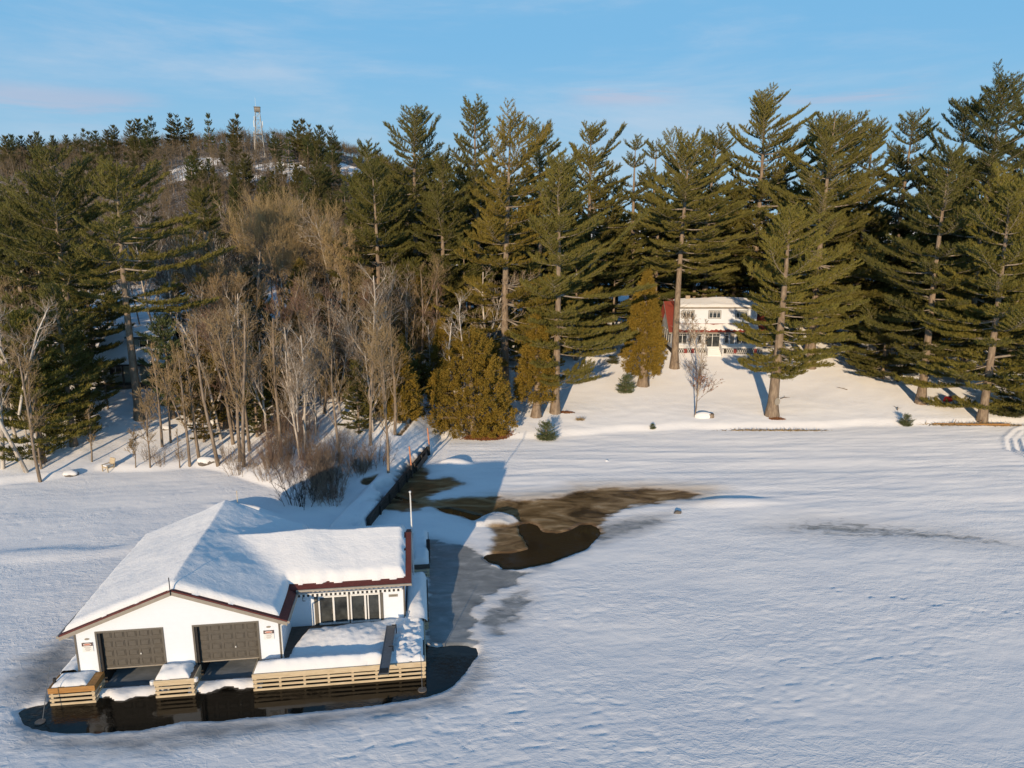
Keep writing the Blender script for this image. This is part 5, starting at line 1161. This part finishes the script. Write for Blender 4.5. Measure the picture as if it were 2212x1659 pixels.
for i,(pxx,d,H) in enumerate(((1000,88,17),(1250,95,16),(1330,100,15),(1150,90,14),(945,84,13),(860,90,15),(780,98,17),(1590,118,20),(1780,112,18),(1860,100,13),(1930,106,15),(2050,98,17),(1330,112,20),(1420,124,21),(1480,130,22),(740,104,14),(1010,104,22),(1100,110,24))):
    x=(pxx-1106)/1563*d*.977
    place_pine(x,d,H,'lower pine closing a gap under the tall pines of the second row','lower pines of the second row',k=3 if i%2 else 1,tone=rnd.choice('ggo'))
for (x,y,H,lab) in ((-38.2,62.8,4.2,'small dark spruce on the snow slope below the cottage, the nearer of two'),(-40.0,69.5,5.5,'small dark spruce on the snow slope below the cottage, the farther of two'),(-25.5,70,7.5,'dark young pine with bare lower trunk in the grove, left one'),(-22.8,69,8,'dark young pine with bare lower trunk in the grove, middle one'),(-20.5,66.5,6.5,'dark young pine with bare lower trunk in the grove, right one'),(-29.5,72,9,'dark young pine with bare lower trunk beside the cottage end')):
    place_pine(x,y,H,lab,'young pines in the grove',k=0,tone='g')
for i in range(15):
    d=rnd.uniform(62,80); pxx=rnd.uniform(350,890); x=(pxx-1106)/1563*d
    if pxx<420 and d>70: continue
    place_pine(x,d,rnd.uniform(6,10.5),'small dark evergreen tucked among the bare trees of the grove','small evergreens in the grove',k=3,tone=rnd.choice(('g','c2','c2')))
for i in range(16):
    d=rnd.uniform(82,108); pxx=rnd.uniform(360,860); x=(pxx-1106)/1563*d
    place_pine(x,d,rnd.uniform(8,13),'dark evergreen behind the grove, half hidden by bare crowns','evergreens behind the grove',k=3,tone=rnd.choice(('d','g','c2')))
# hill: conifers one can tell apart
hp=pine_meshes(760,14,2.2,.12,.1,.5,1.7); hq=pine_meshes(761,12,2.5,.2,.25,.5,1.7); hr=pine_meshes(762,11,1.9,.05,0,.5,1.7)
HM=[]
for t_,l_,f_ in (hp,hq,hr):
    a=len(t_.vertices); co=np.zeros(a*3); t_.vertices.foreach_get('co',co); fa=np.zeros(len(t_.polygons)*4,int); t_.loops.foreach_get('vertex_index',fa); V1=co.reshape(-1,3); F1=fa.reshape(-1,4)
    co2=np.zeros(len(f_.vertices)*3); f_.vertices.foreach_get('co',co2); V2=co2.reshape(-1,3); fb=np.zeros(len(f_.polygons)*3,int); f_.loops.foreach_get('vertex_index',fb); F2=fb.reshape(-1,3)+a
    F1t=np.concatenate([F1[:,[0,1,2]],F1[:,[0,2,3]]]); HM.append(arr_mesh('hill_pine',np.concatenate([V1,V2]),np.concatenate([F1t,F2]),[M['pine_bark'],M['leaf']],mi=[0]*len(F1t)+[1]*len(F2)))
def hill_pine(x,y,H,label,group,k=None):
    k=rnd.randrange(3) if k is None else k; o=link('pine_tree',HM[k]); s=H/(14,12,11)[k]; o.location=P(x,y,-.2); o.scale=(s*rnd.uniform(.62,.85),)*2+(s,); o.rotation_euler=(0,0,rnd.random()*6.28)
    j=rnd.uniform(.8,1.2); o.color=(.066*j*rnd.uniform(.9,1.25),.074*j,.028*j,1); return tag(o,label,'pine tree',group)
SKY=[(372,243,345,17),(385,246,350,15),(452,243,335,18),(515,244,345,14),(505,255,348,11),(410,252,352,11),(329,249,335,16),(318,256,330,14),(300,254,335,15),(283,258,330,14),(246,268,335,13),(230,278,330,10),(204,280,320,10),(180,276,330,12),(190,282,325,9),(655,255,335,13),(642,258,338,12),(668,266,330,12),(715,271,320,11),(590,283,320,13),(690,268,325,11),(620,284,310,11),(76,282,300,9),(60,290,290,8),(20,288,300,8),(40,291,305,8),(110,290,310,8),(140,289,320,8),(5,290,290,8),(160,288,315,8)]
def px2(px,d,z): return (px-1106)/1563*(d*math.cos(R(12.3))-(z-20)*math.sin(R(12.3)))
for px,top,d,H in SKY:
    x=px2(px,d,60); th=R(12.3); ta=(829.5-top)/1563; # height of the treetop on that ray
    zt=20+d*(ta*math.cos(th)-math.sin(th))/(math.cos(th)+ta*math.sin(th)); hgt=zt-gz(x,d); 
    hill_pine(x,d,min(max(hgt,7),19),'pine standing up on the skyline of the hill','pines on the hill skyline')
cnt=0
while cnt<96:
    y=rnd.uniform(215,325); px=rnd.uniform(150,830)
    if 535<px<592 and y>262: continue
    x=px2(px,y,45)
    if hill_open(x,y)>.35 and rnd.random()<.8: continue
    q=fbm(np.array(x*.03),np.array(y*.03),77,2)
    if q<-.05+.3*(px<420)-.25*(px>560): continue
    hill_pine(x,y,rnd.uniform(8,15),'dark pine scattered on the hillside below the tower','pines scattered on the hillside'); cnt+=1
for _ in range(26):
    y=rnd.uniform(140,215); x=rnd.uniform(-.72,-.2)*y; hill_pine(x,y,rnd.uniform(10,15),'dark pine rising out of the brown wood at the foot of the hill','pines at the foot of the hill')
# far leafless wood on the hill: one mass
rs=np.random.RandomState(9); N=4200; yy=150+ (420-150)*rs.rand(N)**.8; xx=rs.uniform(-.86,-.09,N)*yy*.99
keep=~((hill_open(xx,yy)>.4)&(rs.rand(N)<.9)); keep&=~((xx>-40)&(yy<230)); xx=xx[keep]; yy=yy[keep]; N=len(xx)
zz=np.array([gz(a,b) for a,b in zip(xx,yy)]); hh=rs.uniform(5,9,N)*np.where(yy>300,.85,1.1)
nb=64; base=np.stack([xx,yy,zz],1); hr_=np.repeat(hh,nb); az=rs.rand(N*nb)*6.283; f_=.3+.45*rs.rand(N*nb); B0=np.repeat(base,nb,0)+np.stack([np.zeros(N*nb),np.zeros(N*nb),hr_*f_],1)
el=rs.uniform(.5,1.35,N*nb); Lb=hr_*rs.uniform(.25,.5,N*nb); dv=np.stack([np.cos(az)*np.cos(el),np.sin(az)*np.cos(el),np.sin(el)],1); off=dv*(Lb*rs.uniform(0,.7,N*nb))[:,None]; B0=B0+off; tip=B0+unit(dv+rs.normal(0,.35,dv.shape))*Lb[:,None]*.55
sd=unit(np.cross(tip-B0,rs.normal(0,1,tip.shape)))*rs.uniform(.025,.05,(N*nb,1))*np.repeat(np.clip(yy/230,.7,1.5),nb)[:,None]
V=np.concatenate([B0-sd,B0+sd,tip]); m_=len(B0); F=np.stack([np.arange(m_),np.arange(m_)+m_,np.arange(m_)+2*m_],1)
tV,tF=segs_mesh(base-np.array([0,0,.5]),base+np.stack([rs.normal(0,.4,N),rs.normal(0,.4,N),hh*.8],1),np.full(N,.14),np.full(N,.04),3); tF3=np.concatenate([tF[:,[0,1,2]],tF[:,[0,2,3]]])+len(V)
wd_me=arr_mesh('bare_woodland',np.concatenate([V,tV]),np.concatenate([F,tF3]),[M['twig'],M['bark']],mi=[0]*len(F)+[1]*len(tF3)); tag(link('bare_woodland',wd_me,color=(.135,.10,.055)),'brown leafless wood covering the hill under the tower','woodland',kind='stuff')
# shrubs
def shrub_mesh(seed,H,Rr,n):
    rs_=random.Random(seed); s=Sticks()
    for i in range(n):
        az=rs_.random()*6.283; r_=Rr*rs_.random()**.6; p=Vector((math.cos(az)*r_*.35,math.sin(az)*r_*.35,-.1)); h=H*rs_.uniform(.5,1.05); d=Vector((math.cos(az)*r_*.6/H,math.sin(az)*r_*.6/H,1)).normalized(); r0=rs_.uniform(.012,.024)
        m=5
        for k in range(m):
            d=(d+Vector((rs_.gauss(0,.09),rs_.gauss(0,.09),.03))).normalized(); q=p+d*h/m; s.add(tuple(p),tuple(q),r0*(1-k/m*.8),r0*(1-(k+1)/m*.8))
            if k>0:
                for _ in range(3):
                    t=(d+Vector((rs_.gauss(0,.6),rs_.gauss(0,.6),.2))).normalized(); e_=p+t*h*rs_.uniform(.12,.3); s.add(tuple(p),tuple(e_),.008,.004)
                    for __ in range(2): t2=(t+Vector((rs_.gauss(0,.5),rs_.gauss(0,.5),.2))).normalized(); m2=p+(e_-p)*rs_.uniform(.3,.9); s.add(tuple(m2),tuple(m2+t2*h*.1),.006,.003)
            p=q
    return s.mesh('shrub',M['twig'],3)
SH=[shrub_mesh(40+k,3,2.1,20) for k in range(4)]
def shrub(x,y,H,label,group=None,k=0,col=(.15,.085,.06),w=1):
    o=link('bare_shrub',SH[k]); o.location=P(x,y,-.05); s=H/3; o.scale=(s*w,s*w,s); o.rotation_euler=(0,0,rnd.random()*6.28); o.color=(*col,1); return tag(o,label,'shrub',group)
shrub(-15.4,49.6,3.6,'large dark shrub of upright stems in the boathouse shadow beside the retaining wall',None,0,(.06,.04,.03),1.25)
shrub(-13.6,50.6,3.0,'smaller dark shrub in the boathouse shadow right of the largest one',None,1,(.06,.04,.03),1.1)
cnt=0
while cnt<46:
    t=rnd.random(); x=-22+13*t+rnd.uniform(-1,1); y=shore_y(x)+rnd.uniform(.5,11)
    al_,si_=jetty(np.array(x),np.array(y))
    if si_<2.6 and al_>-1: continue
    if x>-12 and y<50: continue
    shrub(x,y,rnd.uniform(1.8,3.6),'reddish brown leafless shrub of the thicket beside the frozen creek','shrubs of the thicket',rnd.randrange(4),rnd.choice(((.24,.15,.11),(.22,.16,.11),(.26,.19,.13))),rnd.uniform(.8,1.2)); cnt+=1
for x,y in ((-29.5,57.8),(-30.8,58.6),(-28.4,59),(-24.2,58.2),(-38.6,56.9),(-21.5,56.8)):
    shrub(x,y,rnd.uniform(1.4,2.4),'thin straw coloured sapling clump at the ice edge','sapling clumps at the ice edge',rnd.randrange(4),(.24,.17,.11),.8)
# small evergreens on the lawn
sp_=pine_meshes(790,2.2,.75,.03,0,2.0,.62)
def small(x,y,H,lab,tone='b',w=1): put_tree('small_evergreen',(('trunk',sp_[0],None),('limbs',sp_[1],None),('crown',sp_[2],TONE[tone])),P(x,y,-.05),rnd.random()*6,(H/2.2*w,H/2.2*w,H/2.2),label=lab,cat='shrub')
small(3.25,66.1,1.75,'little blue green pine seedling at the beach edge left of the lawn')
small(40.2,71.2,1.15,'little pine seedling at the beach edge near the driftwood')
small(13.0,80.6,2.0,'straggly evergreen bush beside the foot of the slim cedar','b',.9)
small(13.2,93.2,1.0,'dark low bush on the snowbank in front of the small shed','d',1.5)
small(14.0,69.5,.55,'tiny green sprig at the beach edge below the lawn')
small(51.8,73.5,1.9,'dark evergreen bush hanging over the right end of the beach','d',1.6)
# satellite dish on the lawn pine
dx,dy_,dz_=27.30,72.40,gz(27.1,73.03)+1.65
ds=empty('satellite_dish',(dx,dy_,dz_),0,'pale oval satellite dish fixed to the thick trunk of the lawn pine','dish')
m=MB(); n=16
m.prism([(.28*math.cos(6.283*i/n),-.06,.40*math.sin(6.283*i/n)) for i in range(n)],(0,.03,0)); m.build('reflector',M['taupe_light'],ds)
MB().bar((0,-.03,-.1),(-.15,.3,-.35),.03).build('bracket',M['steel'],ds); MB().bar((0,-.06,-.38),(-.05,-.42,-.28),.02).build('feed_arm',M['steel'],ds)
# ---------------------------------------------------------------- labels of repeats: counted outwards from something one can point to
ORD='first second third fourth fifth sixth seventh eighth ninth tenth eleventh twelfth thirteenth fourteenth fifteenth sixteenth seventeenth eighteenth nineteenth twentieth'.split()
def screen(o,h=0):
    x,y,z=o.location.x,o.location.y,o.location.z+h-20; th=R(12.3); zc=y*math.cos(th)-z*math.sin(th); return 1106+1563*x/zc
def ordinal(group,kind,marks,h=2.0,hm=2.0):
    obs=[o for o in COL.objects if o.get('group')==group and o.parent is None]; ms=[(screen(next(q for q in COL.objects if q.get('label')==lb),hm),short) for lb,short in marks]; b={}
    for o in obs:
        p=screen(o,h); mx,short=min(ms,key=lambda m:abs(m[0]-p)); b.setdefault((short,p<mx),[]).append((abs(p-mx),o))
    for (short,left),l in b.items():
        l.sort(key=lambda q:q[0])
        for k,(_,o) in enumerate(l):
            if k<len(ORD): o['label']=f"{ORD[k]} {kind} {'left' if left else 'right'} of {short}"
L_=lambda part:next(o['label'] for o in COL.objects if o.get('label') and part in o['label'] and not o.get('kind'))
ordinal('bare trees filling the grove','slender grove tree',[(L_('egg shaped crown'),'the bare tree with an egg shaped crown'),(L_('snapped white tops'),'the snapped white birch'),(L_('nearly limbless'),'the limbless pole at the ice edge'),(L_('tall curved bare tree'),'the tall curved bare tree by the snowy rock'),(L_("clump of tall bare stems"),"the clump of bare stems"),(L_('right of the wooden chair'),'the bare maple by the wooden chair'),(L_('squat cedar'),'the squat cedar in the thicket'),(L_('white stemmed birch in the middle'),'the white stemmed birch in the grove')])
ordinal('shrubs of the thicket','reddish leafless shrub',[(L_('large dark shrub'),'the large dark shrub in the boathouse shadow'),(L_('squat cedar'),'the squat cedar in the thicket'),(L_('dark many stemmed tree'),'the many stemmed tree in the thicket'),(L_('one nearer the boathouse'),'the nearer orange topped pole')],1,1)
ordinal('pines on the hill skyline','skyline pine',[(L_('lattice fire lookout'),'the lookout tower')],6,6)
ordinal('bare trees at the far left','bare tree',[(L_('forked bare maple'),'the forked bare maple at the far left shore'),(L_('young pine nearest the ice'),'the young pine nearest the ice')])
ordinal('sapling clumps at the ice edge','straw coloured sapling clump',[(L_('nearly limbless'),'the limbless pole at the ice edge')],1,1)
tops=[(L_(a),b) for a,b in (('rounded top alone','the round topped pine by the hill'),('great golden green','the golden pine'),('swept to the right with','the big swept pine'),('long bare trunk','the pine with the long bare trunk'),('tallest ragged','the tallest ragged pine'),('satellite dish on its','the pine with the dish'),('edge of the lawn and spreading','the thick trunked pine at the lawn edge'),('very dark wide','the highest pine at the right edge'),('rising directly behind','the pine behind the white house roof'))]
ordinal('pines in the dark back row','dark back row pine',tops,22,22)
ordinal('lower pines of the second row','lower second row pine',tops,8,8)
ordinal('pines at the right edge','dark right edge pine',[(L_('very dark wide'),'the highest pine'),(L_('dark tall pine left of the highest'),'the tall pine beside the highest one')],22,22)
ordinal('pines behind the left shore','dark left stand pine',[(L_('broad bushy dark pine'),'the tallest left pine')],10,10)
ordinal('small evergreens in the grove','small dark evergreen',[(L_('egg shaped crown'),'the bare tree with an egg shaped crown'),(L_('tall curved bare tree'),'the tall curved bare tree'),(L_('squat cedar'),'the squat cedar in the thicket'),(L_("clump of tall bare stems"),"the clump of bare stems")],3,3)
ordinal('bare stems behind the house','bare shaded stem',tops,5,5)
ordinal('evergreens behind the grove','half hidden dark evergreen',[(L_('egg shaped crown'),'the bare tree with an egg shaped crown'),(L_('golden dome of twigs'),'the golden domed tree'),(L_('reddish bare tree right of'),"the reddish bare tree by the cedars"),(L_('bare tree with pale twigs right'),'the pale twigged tree by the windswept pine')],5,6)
